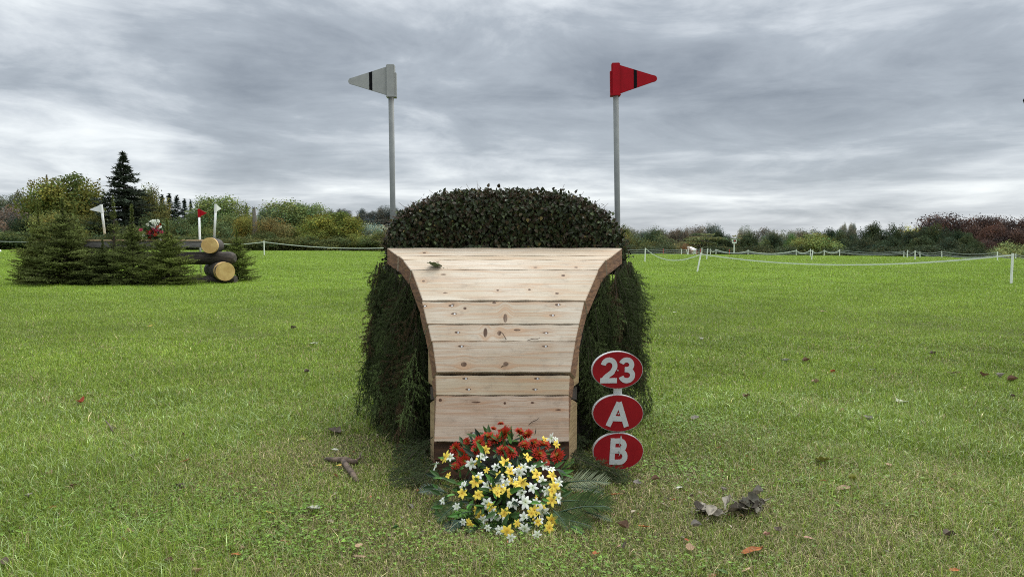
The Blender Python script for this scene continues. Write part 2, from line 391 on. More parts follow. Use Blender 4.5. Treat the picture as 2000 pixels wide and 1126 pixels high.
for i in range(len(JD)-1):
    mb = bmesh.new()
    nmid = (prof(i)+prof(i+1)).normalized()
    t = Vector((JD[i+1]-JD[i], JZ[i+1]-JZ[i])).normalized()
    n_face = Vector((-t.y, t.x)); step = rs.uniform(0, .004)
    if i == 2: step += .006
    a = Vector((JD[i], JZ[i]))+t*GAP[i]+n_face*step; b = Vector((JD[i+1], JZ[i+1]))-t*GAP[i+1]+n_face*step
    th = T_ if i > 0 else .09
    ai = Vector((JD[i], JZ[i]))+t*GAP[i]-prof(i)*th; bi = Vector((JD[i+1], JZ[i+1]))-t*GAP[i+1]-prof(i+1)*th
    if i == 0: ai = a-n_face*th
    if i == len(JD)-2: bi = Vector((b.x, b.y-.115))
    segs = 14
    rings = []
    je = [rs.uniform(-.004, .004) for _ in range(2)]
    for k in range(segs+1):
        f = k/segs; ring = []
        for (q, outer) in ((a, 1), (b, 1), (bi, 0), (ai, 0)):
            dd = min(max(q.x, JD[0]), JD[-1]); x0, x1 = xl(dd), xr(dd)
            x = x0+(x1-x0)*f + (je[0]*(1-f)+je[1]*f if k in (0, segs) else 0)
            w = .0015*math.sin(k*1.9+i*2) if outer else 0
            ring.append(mb.verts.new((x, q.x-nmid.x*0, q.y+w)))
        rings.append(ring)
    ends = []
    for k in range(segs):
        for e in range(4):
            mb.faces.new((rings[k][e], rings[k+1][e], rings[k+1][(e+1) % 4], rings[k][(e+1) % 4]))
    ends.append(mb.faces.new(rings[0])); ends.append(mb.faces.new(rings[-1][::-1]))
    for f_ in ends: f_.material_index = 1
    bmesh.ops.recalc_face_normals(mb, faces=mb.faces[:])
    ed = [e for e in mb.edges if len(e.link_faces) == 2 and e.calc_face_angle(0) > .5]
    bmesh.ops.bevel(mb, geom=ed, offset=.003, segments=2, affect='EDGES', clamp_overlap=True)
    uvl = mb.loops.layers.uv.new('UVMap')
    for f_ in mb.faces:
        for l in f_.loops:
            c = l.vert.co; pv = Vector((c.y, c.z))-a
            l[uvl].uv = (c.x, ARC[i]+pv.dot(t)+(pv.dot(n_face))*.5)
        f_.smooth = False
    off = origin(jump)
    for v in mb.verts: v.co -= off
    me = bpy.data.meshes.new('plank'); mb.to_mesh(me); mb.free()
    me.materials.append(wood_mat('planed_softwood_%d' % i, knots_for(i))); me.materials.append(M['endgrain'])
    pl = obj('plank', me, jump); c_ = PT[i]; pl.color = (*c_, 1)
    # screws of this plank
    SC = [(925, 845.5), (910, 740), (1050, 740), (916, 761), (1046, 761), (895, 650), (1067, 651), (888, 614), (1080, 617), (902, 680), (1066, 680), (883, 598), (1091, 596), (830, 599)]
    for (sx, sy) in SC:
        if JO[i+1][0] <= sy < JO[i][0]:
            u, s, d = uv_of(sx, sy); c = P(sx, sy, d)
            nv = Vector((0, n_face.x, n_face.y)); c = Vector((c.x, a.x+t.x*(s-ARC[i]), a.y+t.y*(s-ARC[i])))
            sb = MB().tube([c-nv*.004, c+nv*.0012], .0055, 10, 0)
            sb.build('screw', M['screw'], pl)
# body under the planks
mb = MB()
def side_poly(sgn, pts, thick, m, inset=.0):
    """vertical side timber: outline (d, z) lying on the flared side, with thickness inwards"""
    xx = (lambda d: (xl(d) if sgn < 0 else xr(d))-sgn*inset)
    A = [Vector((xx(d), d, z)) for d, z in pts]; B = [v-Vector((sgn*thick, 0, 0)) for v in A]
    k = len(A); Fc = [tuple(range(k)), tuple(range(2*k-1, k-1, -1))]+[(i, k+i, k+(i+1) % k, (i+1) % k) for i in range(k)]
    return MB().add(A+B, Fc, m)
def under(d): return zt(d)-T_*1.15
for sg in (-1, 1):
    up = [(3.87, .245), (4.45, .245), (4.45, under(4.45)), (4.25, under(4.25)-.02), (4.12, under(4.12)-.03), (4.0, under(4.0)-.09), (3.93, .50), (3.90, .44)]
    lo = side_poly(sg, [(3.86, .02), (4.1, .02), (4.1, .36), (4.0, .40), (3.86, .27)], .05, 0, .012).build('side_panel', M['sidewood'], jump, bevel=.003)
    side_poly(sg, [(3.865, .31), (4.02, .45), (4.12, .45), (4.12, .37), (4.0, .405)], .05, 0, .02).build('bark_wedge', M['bark'], jump)
    side_poly(sg, [(3.875, .33), (4.02, .47), (4.13, .47), (4.13, under(4.13)-.04), (4.02, under(4.02)-.06), (3.95, under(3.95)-.09), (3.90, .44)], .05, 0, .010).build('side_panel', M['sidewood'], jump, bevel=.003)
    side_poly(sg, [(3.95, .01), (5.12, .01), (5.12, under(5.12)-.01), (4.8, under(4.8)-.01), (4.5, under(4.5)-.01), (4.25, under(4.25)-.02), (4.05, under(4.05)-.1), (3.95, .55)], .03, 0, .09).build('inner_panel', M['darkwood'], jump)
x0, x1 = P(847, 905, 3.80).x, P(1112, 905, 3.80).x
zb = JZ[0]
MB().box(((x0+x1)/2, 3.88, zb-.06), (x1-x0, .14, .105)).build('plinth_beam', M['plinth'], jump, bevel=.005)
MB().box(((x0+x1)/2-.004, 3.885, (zb-.116)/2), (x1-x0+.006, .15, zb-.118)).build('plinth_beam', M['plinth'], jump, bevel=.005)
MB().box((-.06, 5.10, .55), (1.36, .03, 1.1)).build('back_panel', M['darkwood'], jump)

# ------------------------------------------------------------------ brush hedge on the jump
rng = np.random.default_rng(5)
HP = [(755, 490), (757, 470), (762, 440), (778, 418), (800, 402), (830, 386), (860, 377), (900, 371), (960, 369), (1030, 370), (1080, 372), (1110, 377), (1145, 389), (1180, 410), (1200, 435), (1214, 460), (1219, 475), (1220, 490)]
HX = [P(a, 480, 5.25).x for a, b in HP]; HZ_ = [P(a, b, 5.25).z for a, b in HP]
HZ_ = [z-.03*max(0, (z-1.3))/.4 for z in HZ_]
HZ_[0] = 1.1; HZ_[-1] = 1.1
hedge = thing('brush_hedge', 'clipped dark brush hedge of small leaves standing out of the top of the timber ramp', 'hedge', (-.07, 5.5, 1.1))
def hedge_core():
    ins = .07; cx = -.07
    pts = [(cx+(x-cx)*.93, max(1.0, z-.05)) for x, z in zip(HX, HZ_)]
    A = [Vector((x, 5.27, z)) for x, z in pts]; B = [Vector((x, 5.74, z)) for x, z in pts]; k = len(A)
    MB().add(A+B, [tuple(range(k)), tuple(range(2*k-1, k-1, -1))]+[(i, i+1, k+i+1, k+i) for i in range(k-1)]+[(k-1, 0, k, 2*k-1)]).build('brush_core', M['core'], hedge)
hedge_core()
def hedge_leaves():
    # outline sampled evenly by length
    xs = np.array(HX); zs = np.array(HZ_); L = np.concatenate([[0], np.cumsum(np.hypot(np.diff(xs), np.diff(zs)))])
    P_, No = [], []
    nf = 8600   # front and back faces
    x = rng.uniform(xs.min(), xs.max(), nf*2); z = rng.uniform(1.08, 1.74, nf*2)
    # distance outline test
    ztop = np.interp(x, xs[np.argsort(xs, kind='stable')], zs[np.argsort(xs, kind='stable')])
    keep = z < ztop-.005; x, z = x[keep], z[keep]
    edge = np.clip((ztop[keep]-z)/.12, 0, 1)
    dep = 5.215+rng.normal(0, .022, len(x))+(1-edge)**2*.10
    back = rng.random(len(x)) < .22; dep[back] = 5.80-(dep[back]-5.215)
    P_.append(np.stack([x, dep, z], -1)); nn = np.zeros((len(x), 3)); nn[:, 1] = np.where(back, 1, -1); nn[:, 2] = .35+.5*(1-edge); No.append(nn)
    m = 7200    # top and ends
    s = rng.uniform(0, L[-1], m); x = np.interp(s, L, xs); z = np.interp(s, L, zs)
    ds = .01; tx = np.interp(s+ds, L, xs)-np.interp(s-ds, L, xs); tz_ = np.interp(s+ds, L, zs)-np.interp(s-ds, L, zs)
    no = nrm(np.stack([-tz_, np.zeros(m), tx], -1)); no *= np.sign((no[:, 0:1]*(x[:, None]+.07)+no[:, 2:3]*.3))
    dd = rng.uniform(5.22, 5.80, m); p = np.stack([x, dd, z], -1)+no*rng.normal(-.005, .02, (m, 1))
    P_.append(p); No.append(no+np.stack([0*dd, (dd-5.5)*2, 0*dd], -1))
    p = np.concatenate(P_); no = nrm(np.concatenate(No))+rng.normal(0, .42, (len(p), 3))
    lo = np.stack([rng.normal(0, .5, len(p)), rng.normal(-.1, .4, len(p)), rng.normal(-.75, .45, len(p))], -1)
    top = p[:, 2] > 1.62; lo[top, 2] = rng.normal(.1, .7, top.sum())
    s = rng.uniform(.018, .038, len(p)); s3 = np.stack([s*rng.uniform(.7, 1.0, len(p)), s, s], -1)
    V, Fq = scatter(LEAF_V, LEAF_F, frames(lo, no), s3, p)
    base = np.array([.027, .037, .012]); c = base[None]*rng.lognormal(0, .32, (len(p), 1))*np.array([1, 1, 1])
    br = rng.random(len(p)); c[br < .32] = np.array([.040, .030, .014])*rng.lognormal(0, .35, ((br < .32).sum(), 1))
    c[br > .965] = np.array([.085, .11, .04]); c[(br > .955) & (br < .965)] = np.array([.14, .11, .03])
    V = V-np.array(origin(hedge))
    obj('foliage', mesh_np('hedge_foliage', V, [Fq], np.repeat(c, 6, 0), [M['ivy']]), hedge)
    # clipped twig ends
    tb = MB(); r2 = random.Random(8)
    for k in range(1000):
        s_ = r2.uniform(.02, L[-1]-.02) if k > 350 else r2.uniform(.2*L[-1], .8*L[-1]); x = float(np.interp(s_, L, xs)); z = float(np.interp(s_, L, zs)); d = r2.uniform(5.2, 5.78)
        v = Vector((x+.07, (d-5.5)*.6, max(z-1.2, .1))).normalized(); v += Vector((r2.gauss(0, .4), r2.gauss(0, .3), r2.gauss(.2, .3))); v.normalize()
        l = r2.uniform(.015, .045) if k < 985 else r2.uniform(.07, .13)
        p0 = Vector((x, d, z-.03)); tb.tube([p0, p0+v*(l+.03)], [.0022, .0011], 4, caps=False)
    for k in range(300):
        x = r2.uniform(-.9, .76); zt_ = float(np.interp(x, xs, zs)); z = r2.uniform(1.1, max(1.12, zt_-.04))
        p0 = Vector((x, 5.24, z)); v = Vector((r2.gauss(0, .6), -.25, r2.gauss(.4, .6))).normalized()
        tb.tube([p0, p0+v*r2.uniform(.04, .1)], [.0022, .0012], 4, caps=False)
    tb.build('twigs', M['twig'], hedge)
hedge_leaves()

# ------------------------------------------------------------------ spruce boughs
def bough(seed, n_pairs=13, spread=.30, space=.0046, need=.017):
    """one flat spruce spray along +Y, length 1 scaled later: needle roots/dirs in unit space, plus stems"""
    r = np.random.default_rng(seed); seg = []
    ml = 1.
    def curve(a, d, l, dr): 
        t = np.linspace(0, 1, 9)[:, None]; return a+d*l*t+np.array([0, 0, -dr])*t*t*l
    main = curve(np.zeros(3), np.array([0, 1., 0]), 1., r.uniform(-.05, .12)); seg.append(main)
    for k in range(n_pairs):
        f = .06+.9*k/n_pairs
        for sg in (-1, 1):
            ff = f+r.uniform(-.02, .02); a = main[0]+(main[-1]-main[0])*ff+np.array([0, 0, -.0])
            l = spread*(1-.75*ff)*r.uniform(.7, 1.25); an = r.uniform(.32, .6)
            d = np.array([sg*math.sin(an), math.cos(an), r.uniform(-.25, .15)]); c = curve(a, d/np.linalg.norm(d), l, r.uniform(0, .3)); seg.append(c)
            if l > .2:
                for q in (.4, .65):
                    for s2 in (-1, 1):
                        an2 = an*sg+s2*.7; d2 = np.array([math.sin(an2), math.cos(an2), r.uniform(-.2, .1)]); seg.append(curve(c[int(q*8)], d2/np.linalg.norm(d2), l*.36, .1))
    return seg
BO = [bough(k, 4, .55) for k in range(6)]
def place_boughs(items, need=.019, space=.0020, width=.0026, seed=0):
    """items: (root, long dir, normal, length, proto). Returns needle mesh arrays, colours, stem MB"""
    r = np.random.default_rng(seed); Vs, Fs, Cs = [], [], []; k0 = 0; st = MB()
    for (root, lo, no, L, pr, tint) in items:
        Rm = frames(np.array([lo], float), np.array([no], float))[0]; root = np.array(root, float)
        for si, sg in enumerate(BO[pr % len(BO)]):
            w = (sg*L) @ Rm.T+root
            seglen = np.linalg.norm(np.diff(w, axis=0), axis=1).sum(); m = max(6, int(seglen/space))
            t = np.sort(r.uniform(0, 1, m))*(len(w)-1); i = np.minimum(t.astype(int), len(w)-2); p = w[i]+(w[i+1]-w[i])*(t-i)[:, None]
            ax = nrm(w[i+1]-w[i]); side = np.cross(ax, Rm[:, 2][None]); rad = nrm(side*r.choice((-1, 1), (m, 1))+r.normal(0, .28, (m, 3))+Rm[:, 2]*.3)
            d = nrm(ax*.9+rad*.8); V, Fq = scatter(NEED_V, NEED_F, frames(d, np.cross(d, r.normal(0, 1, (m, 3)))), np.stack([np.full(m, width), need*r.uniform(.7, 1.15, m), np.ones(m)], -1), p)
            Vs.append(V); Fs.append(Fq+k0); k0 += len(V); Cs.append(np.repeat(tint*r.lognormal(0, .22, (m, 1)), 3, 0))
            st.tube([w[0], w[4], w[8]], [.0024 if si == 0 else .0010]*2+[.0006], 4, caps=False)
    return np.concatenate(Vs), np.concatenate(Fs), np.concatenate(Cs), st
G_SPR = np.array([.042, .058, .019])
def skirt(sgn, label, seed):
    root = thing('spruce_bundle', label, 'spruce boughs', (-.05+sgn*.8, 4.8, 0))
    r = np.random.default_rng(seed); it = []
    for k in range(-46, 96):
        d = r.uniform(4.28, 5.26); top_ = min(under(min(d, 5.1))+.0, 1.15)
        lvl = k/96. if k >= 0 else 0.; zr = top_*(1-.62*lvl)+r.uniform(-.05, .05)
        if k < 0: d = r.uniform(4.55, 5.30); top_ = min(under(min(d, 5.1)), 1.15)+.03; zr = top_
        zr = min(max(zr, .34), top_+.01)
        xb = (xl(min(d, 5.15)) if sgn < 0 else xr(min(d, 5.15)))
        f = (1.15-zr)/1.15; x = xb+sgn*(.030-.11*(5.26-d)+.175*f+r.uniform(-.03, .03))
        x += sgn*.035*(k < 0); L = min(r.uniform(.34, .56), zr+.03)
        lo = np.array([sgn*(.14+r.normal(0, .10)), r.normal(-.04, .13), -1.]); no = np.array([sgn*r.uniform(.2, 1), -1+r.uniform(-.2, .6), .15])
        tint = G_SPR*r.lognormal(.05, .55)
        if r.random() < .12: tint = np.array([.075, .05, .026])*r.lognormal(0, .2)
        it.append(((x, d, zr), lo, no, L, int(r.integers(6)), tint))
    # layer along the outer back edge that gives the ragged outline
    V, Fq, C, st = place_boughs(it, seed=seed)
    V = V-np.array(origin(root))
    o = obj('needles', mesh_np('needles', V, [Fq], C, [M['needle']]), root); o.color = (1, 1, 1, 1)
    st.build('stems', M['boughstem'], root)
skirt(-1, 'bundle of dark spruce boughs hanging below the ramp edge on the side without signs', 11)
skirt(1, 'bundle of dark spruce boughs hanging behind the red oval number signs', 12)
def ground_boughs(label, items, seed):
    root = thing('spruce_bough', label, 'spruce bough', items[0][0])
    V, Fq, C, st = place_boughs(items, seed=seed); V = V-np.array(origin(root))
    o = obj('needles', mesh_np('needles', V, [Fq], C, [M['needle']]), root); o.color = (1, 1, 1, 1); st.build('stems', M['boughstem'], root)
def gb(px, py, px2, py2, z0, z1, L, pr, t=1.35):
    a = PG(px, py); b = PG(px2, py2); a.z = z0; b.z = z1
    return (tuple(a), tuple(b-a), (.1, -.5, 1), L, pr, G_SPR*t*np.array([1, 1., 1.25]))
ground_boughs('grey green spruce boughs lying at the foot of the ramp left of the flowers',
    [gb(848, 868, 790, 930, .16, .05, .34, 0), gb(850, 880, 775, 905, .14, .06, .36, 1), gb(842, 905, 770, 960, .12, .03, .34, 2), gb(850, 930, 800, 985, .1, .03, .3, 3), gb(846, 920, 780, 935, .2, .08, .32, 4), gb(835, 880, 800, 860, .08, .06, .28, 5), gb(852, 945, 812, 950, .05, .05, .25, 2)], 31)
ground_boughs('grey green spruce boughs heaped under the lowest red oval sign, right of the flowers',
    [gb(1112, 915, 1185, 935, .10, .05, .36, 0), gb(1115, 880, 1170, 870, .10, .05, .3, 1), gb(1112, 930, 1205, 940, .12, .04, .36, 2), gb(1115, 900, 1160, 950, .10, .05, .33, 3), gb(1130, 930, 1215, 948, .04, .03, .3, 4), gb(1114, 880, 1140, 925, .16, .06, .3, 5)], 32)

# ------------------------------------------------------------------ flags at the jump
def flag(label, top, bot, d, side, mflag, wpx, group):
    """tall pole with a moulded triangular flag; top/bot are pixels of the pole axis, flag rows fixed by fr"""
    a = P(*top, d); b = P(*bot, d); ax = (a-b).normalized(); b = b+ax*((0.0-b.z)/ax.z)
    root = thing('flag_pole', label, 'flag', b)
    MB().tube([b-ax*.03, a-ax*.03], .0225, 14).build('pole', M['pole'], root, smooth=True)
    s = side; rt = Vector((1, 0, 0)); rt = (rt-ax*rt.dot(ax)).normalized(); fw = rt.cross(ax).normalized()
    if fw.y > 0: fw = -fw
    C = lambda x, z, y=0: a+rt*x*s+ax*z+fw*y
    sl = MB()
    # sleeve: open box shell round the pole
    w, dp, hh = .033, .03, .255
    vs_ = [C(x, z, y) for x in (-w, w) for y in (-dp, dp) for z in (-hh, 0)]
    sl.add(vs_, [(0, 1, 3, 2), (4, 6, 7, 5), (0, 4, 5, 1), (2, 3, 7, 6), (0, 2, 6, 4), (1, 5, 7, 3)])
    slo = sl.build('sleeve', mflag, root, bevel=.005)
    rim = MB(); vs_ = [C(x, z, y) for x in (-.044, .036) for y in (-.037, .037) for z in (-hh-.006, -hh+.008)]
    rim.add(vs_, [(0, 1, 3, 2), (4, 6, 7, 5), (0, 4, 5, 1), (2, 3, 7, 6), (0, 2, 6, 4), (1, 5, 7, 3)]); 
    vs_ = [C(x, z, y) for x in (-.046, -.030) for y in (-.014, .014) for z in (-hh-.003, -.062)]
    rim.add(vs_, [(0, 1, 3, 2), (4, 6, 7, 5), (0, 4, 5, 1), (2, 3, 7, 6), (0, 2, 6, 4), (1, 5, 7, 3)])
    rim.build('sleeve_rim', mflag, root, bevel=.003)
    # triangle with rounded tip
    Lf = wpx; zt0, zb0 = -.012, -.243; zm = -.128
    out = [(w-.004, zt0), (Lf-.04, zm+.030)]+[(Lf-.026+.026*math.cos(t), zm+.026*math.sin(t)) for t in np.linspace(1.25, -1.25, 9)]+[(Lf-.04, zm-.030), (w-.004, zb0)]
    k = len(out); th = .004
    tri = MB().add([C(x, z, th) for x, z in out]+[C(x, z, -th) for x, z in out], [tuple(range(k)), tuple(range(2*k-1, k-1, -1))]+[(i, k+i, k+(i+1) % k, (i+1) % k) for i in range(k)])
    t = tri.build('flag', mflag, root, bevel=.002)
    xm = w+(Lf-w)*.415; sw = .0125; zz = lambda x: ((zt0-zm)*(1-(x-w)/(Lf-w)*.93), (zb0-zm)*(1-(x-w)/(Lf-w)*.93))
    st = MB(); o2 = []
    for x in (xm-sw, xm+sw): u, l = zz(x); o2 += [(x, zm+u+.001), (x, zm+l-.001)]
    vs_ = [C(x, z, y) for x, z in o2 for y in (-th-.002, th+.002)]
    st.add(vs_, [(0, 1, 3, 2), (4, 6, 7, 5), (0, 4, 5, 1), (2, 3, 7, 6), (0, 2, 6, 4), (1, 5, 7, 3)]).build('band', M['black'], t)
flag('tall grey pole with off white triangular flag crossed by a black band', (763, 127), (767.5, 430), 5.85, -1, M['flagwhite'], .345, 'flags')
flag('tall grey pole with bright red triangular flag crossed by a black band', (1202, 124), (1206, 430), 5.85, 1, M['flagred'], .335, 'flags')

# ------------------------------------------------------------------ number sign
def ribbon(pts, w, closed=False):
    pts = [Vector((p[0], p[1])) for p in pts]; k = len(pts); Lf, Rt = [], []
    for i in range(k):
        d0 = (pts[i]-pts[i-1]) if (i > 0 or closed) else (pts[1]-pts[0]); d1 = (pts[(i+1) % k]-pts[i]) if (i < k-1 or closed) else d0
        n0 = Vector((-d0.y, d0.x)).normalized(); n1 = Vector((-d1.y, d1.x)).normalized(); b = (n0+n1).normalized(); q = w/2/max(b.dot(n0), .45)
        Lf.append(pts[i]+b*q); Rt.append(pts[i]-b*q)
    return Lf, Rt
def arc(cx, cy, rx, ry, a0, a1, n=16): return [(cx+rx*math.cos(R_(a)), cy+ry*math.sin(R_(a))) for a in np.linspace(a0, a1, n)]
# letter strokes in units of cap height 1, centred on x = 0
GL = {'2': [arc(0, .675, .235, .235, 172, -30, 16)+[(.13, .42), (-.10, .25), (-.235, .09)], [(-.345, .09), (.33, .09)]],
      '3': [arc(0, .715, .21, .195, 165, -62, 16)+[(.0, .525)], [(-.07, .525), (.02, .525)]+arc(.02, .30, .235, .215, 75, -165, 18)],
      'A': [[(-.36, 0), (0, .93)], [(.36, 0), (0, .93)], [(-.2, .30), (.2, .30)]],
      'B': [[(-.235, 0), (-.235, 1)], [(-.33, .91), (.03, .91)]+arc(.03, .735, .175, .175, 90, -90, 12)+[(-.3, .56)], [(-.3, .53), (.05, .53)]+arc(.05, .31, .215, .22, 90, -90, 12)+[(-.33, .09)]]}
signx = thing('number_sign', 'stack of three red oval plates reading 23, A and B on a white post', 'sign', P(1206, 905, 3.98))
def plate(text, cxp, cyp, tilt, d):
    c = P(cxp, cyp, d); rx, ry = 51.5*d/F, 37*d/F; th = .012
    rot = Matrix.Rotation(R_(tilt), 3, 'Y') @ Matrix.Rotation(R_(7), 3, 'Z')
    E = lambda x, z, y: c+rot @ Vector((x, y, z))
    k = 48; an = [2*math.pi*i/k for i in range(k)]
    def disc(r0, y0, y1, shr):
        A = [E((rx-r0)*math.cos(t), (ry-r0)*math.sin(t), y0) for t in an]; B = [E((rx-shr)*math.cos(t), (ry-shr)*math.sin(t), y1) for t in an]
        return MB().add(A+B, [tuple(range(k)), tuple(range(2*k-1, k-1, -1))]+[(i, (i+1) % k, k+(i+1) % k, k+i) for i in range(k)])
    pl = disc(.0, -th, th, .0).build('sign_plate', M['signwhite'], signx)
    disc(.003, -th-.0025, -th+.004, .003).build('red_face', M['signred'], pl)
    xs = {1: [0], 2: [-.345*1.0, .345*1.0]}[len(text)]
    hgt = .142 if len(text) == 2 else .148
    for ch, xo in zip(text, xs):
        lb = MB()
        for si, s in enumerate(GL[ch]):
            L, Rr = ribbon([(p[0]+xo*1.02, p[1]-.5) for p in s], .20)
            m = len(L); yo = -th-.0042-si*.0004
            for yy in (yo,):
                A = [E(p.x*hgt, p.y*hgt, yy) for p in L]; B = [E(p.x*hgt, p.y*hgt, yy) for p in Rr]
                A2 = [E(p.x*hgt, p.y*hgt, yy+.003) for p in L]; B2 = [E(p.x*hgt, p.y*hgt, yy+.003) for p in Rr]
                V = A+B+A2+B2; Fc = [(i, i+1, m+i+1, m+i) for i in range(m-1)]+[(i, 2*m+i, 2*m+i+1, i+1) for i in range(m-1)]+[(m+i, m+i+1, 3*m+i+1, 3*m+i) for i in range(m-1)]+[(0, m, 3*m, 2*m), (m-1, 3*m-1, 4*m-1, 2*m-1)]
                lb.add(V, Fc)
        lb.build('numeral' if ch.isdigit() else 'letter', M['signwhite'], pl)
    q = E(0, 0, -th-.004); qv = rot @ Vector((0, -1, 0))
    MB().tube([q, q+qv*.004], .0045, 8).build('screw', M['screw'], pl)
plate('23', 1205, 721.5, 1, 3.95); plate('A', 1206, 805.5, 4, 3.96); plate('B', 1206.5, 879.5, 3, 3.96)
pa, pb = P(1205, 700, 3.99), P(1206.5, 900, 4.00)
MB().box((pa+Vector((pb.x, pb.y, -.05)))/2+Vector((0, 0, 0)), (.046, .028, pa.z+.05)).build('post', M['white'], signx, bevel=.002)

# ------------------------------------------------------------------ flower arrangement
def petal_strip(L, W, lift, curl, ang, cup, seg=4, tipw=.15):
    """petal from the centre outwards at angle ang; returns verts, quads (3 across)"""
    V = []; Fq = []
    for i in range(seg+1):
        t = i/seg; w = W*(math.sin(math.pi*min(.12+t*.82, 1))**.8)*(1 if i < seg else tipw)
        r = L*t; z = lift*t-curl*t*t
        for j in (-1, 0, 1):
            x, y = r, j*w*.5; zz = z+abs(j)*cup*w
            V.append((x*math.cos(ang)-y*math.sin(ang), x*math.sin(ang)+y*math.cos(ang), zz))
    for i in range(seg):
        for j in range(2): a = i*3+j; Fq.append((a, a+1, a+4, a+3))
    return V, Fq
def flowermat(name, c1, c2, c3=None):
    """petal colour running from heart to tip (uses distance from the flower's centre)"""
    m, n, b, out = newmat(name); co = n.add('ShaderNodeTexCoord').outputs['Object']
    ln = n.add('ShaderNodeVectorMath', operation='LENGTH'); n.put(ln.inputs[0], co)
    f = n.maprange(ln.outputs['Value'], .1, .75); c = n.mix(f, c1, c2)
    c = n.mix(n.math('MULTIPLY', n.noise(co, 9, 3, .6), .35), c, c3 or tuple(v*.7 for v in c2))
    n.put(b.inputs['Base Color'], c); b.inputs['Roughness'].default_value = .6; b.inputs['Specular IOR Level'].default_value = .25
    tr = n.add('ShaderNodeBsdfTranslucent'); n.put(tr.inputs[0], c); mx = n.add('ShaderNodeMixShader'); mx.inputs[0].default_value = .2
    n.nt.links.new(b.outputs[0], mx.inputs[1]); n.nt.links.new(tr.outputs[0], mx.inputs[2]); n.nt.links.new(mx.outputs[0], out.inputs[0])
    return m
M['yel'] = flowermat('yellow_petals', (.78, .46, .015), (.85, .66, .06), (.86, .74, .28))
M['whi'] = flowermat('white_petals', (.55, .62, .40), (.80, .80, .74), (.7, .72, .62))
M['redp'] = flowermat('red_petals', (.50, .16, .02), (.42, .022, .012), (.22, .01, .01))
M['pinkp'] = flowermat('pink_petals', (.5, .05, .12), (.55, .06, .14))
M['heart'] = simple('flower_heart', (.35, .30, .04), (.15, .2, .03), .7, 30)
def lily_mesh(name, mat, seed):
    r = random.Random(seed); mb = MB()
    for k in range(6):
        V, Fq = petal_strip(r.uniform(.9, 1.08), r.uniform(.42, .54), r.uniform(.25, .6), r.uniform(.25, .55), 2*math.pi*k/6+r.uniform(-.12, .12), -.18)
        mb.add(V, Fq, 0)
    for k in range(5):
        a = k*1.256; mb.tube([(0, 0, .02), (.07*math.cos(a), .07*math.sin(a), .3)], [.03, .022], 4, 1)
    me = bpy.data.meshes.new(name); me.from_pydata(mb.V, [], mb.F); me.materials.append(mat); me.materials.append(M['heart'])
    me.polygons.foreach_set('material_index', mb.M); me.polygons.foreach_set('use_smooth', [True]*len(mb.F)); me.update(); return me
def mum_mesh(name, mat, seed):
    r = random.Random(seed); mb = MB()
    for layer, (nk, L, lift) in enumerate([(16, 1.0, .18), (15, .88, .45), (12, .68, .62), (8, .42, .6)]):
        for k in range(nk):
            V, Fq = petal_strip(L*r.uniform(.8, 1.05), .27, lift*r.uniform(.8, 1.2), .12, 2*math.pi*(k+.5*layer)/nk+r.uniform(-.1, .1), .2, 3, .5); mb.add(V, Fq, 0)
    for k in range(9): mb.tube([(0, 0, .1), (r.uniform(-.15, .15), r.uniform(-.15, .15), .5)], [.04, .03], 4, 1)
    me = bpy.data.meshes.new(name); me.from_pydata(mb.V, [], mb.F); me.materials.append(mat); me.materials.append(M['heart'])
    me.polygons.foreach_set('material_index', mb.M); me.update(); return me
YEL = [lily_mesh('yellow_flower', M['yel'], k) for k in range(4)]
WHI = [lily_mesh('white_flower', M['whi'], 10+k) for k in range(4)]
RED = [mum_mesh('red_flower', M['redp'], 20+k) for k in range(3)]
FR = [(838, 160, 22), (790, 195, 22), (850, 235, 62), (745, 250, 45), (690, 290, 48), (970, 215, 36), (1015, 235, 46), (600, 285, 27), (520, 330, 40), (560, 385, 52), (1000, 305, 42), (1070, 295, 36), (850, 340, 48), (905, 355, 45), (660, 345, 34), (1135, 305, 40), (1105, 370, 50), (1225, 380, 44), (525, 450, 30), (590, 420, 34), (875, 385, 28), (1150, 425, 28), (800, 270, 40), (735, 305, 35)]
FY = [(445, 390, 46), (735, 345, 40), (675, 420, 36), (870, 425, 45), (1030, 390, 45), (1145, 270, 30), (1225, 305, 35), (470, 520, 32), (905, 490, 45), (665, 560, 45), (980, 570, 46), (1090, 510, 45), (1200, 520, 46), (1210, 595, 42), (1195, 630, 36), (570, 640, 42), (690, 650, 42), (815, 640, 40), (880, 640, 46), (910, 555, 36), (1190, 690, 40), (1070, 760, 40), (780, 755, 36), (860, 780, 46), (690, 805, 36), (1050, 780, 35), (1190, 830, 46), (1175, 880, 42), (625, 860, 36), (880, 905, 46), (1095, 840, 35), (950, 850, 26), (1085, 670, 22)]
FW = [(485, 390, 36), (380, 455, 36), (710, 385, 45), (630, 440, 44), (1190, 265, 35), (1225, 272, 28), (995, 460, 45), (965, 505, 48), (800, 460, 34), (1140, 450, 36), (1065, 470, 34), (1185, 470, 30), (685, 515, 40), (1130, 555, 45), (820, 580, 45), (745, 585, 40), (1055, 600, 45), (1240, 560, 40), (980, 640, 48), (570, 605, 40), (1155, 625, 45), (1240, 675, 40), (435, 690, 30), (1010, 700, 48), (740, 710, 40), (925, 710, 45), (1085, 705, 30), (775, 795, 40), (830, 830, 45), (1125, 775, 50), (710, 825, 40), (575, 840, 30), (1000, 890, 40), (1000, 805, 40), (905, 950, 40), (1090, 930, 40)]
ZP = lambda a, b: (740+a/3.518, 780+b/3.518)
bq = thing('flower_arrangement', 'mound of red, yellow and white flowers with palm fronds before the timber ramp', 'flowers', P(985, 1010, 3.35))
CTR = P(985, 1000, 3.5)
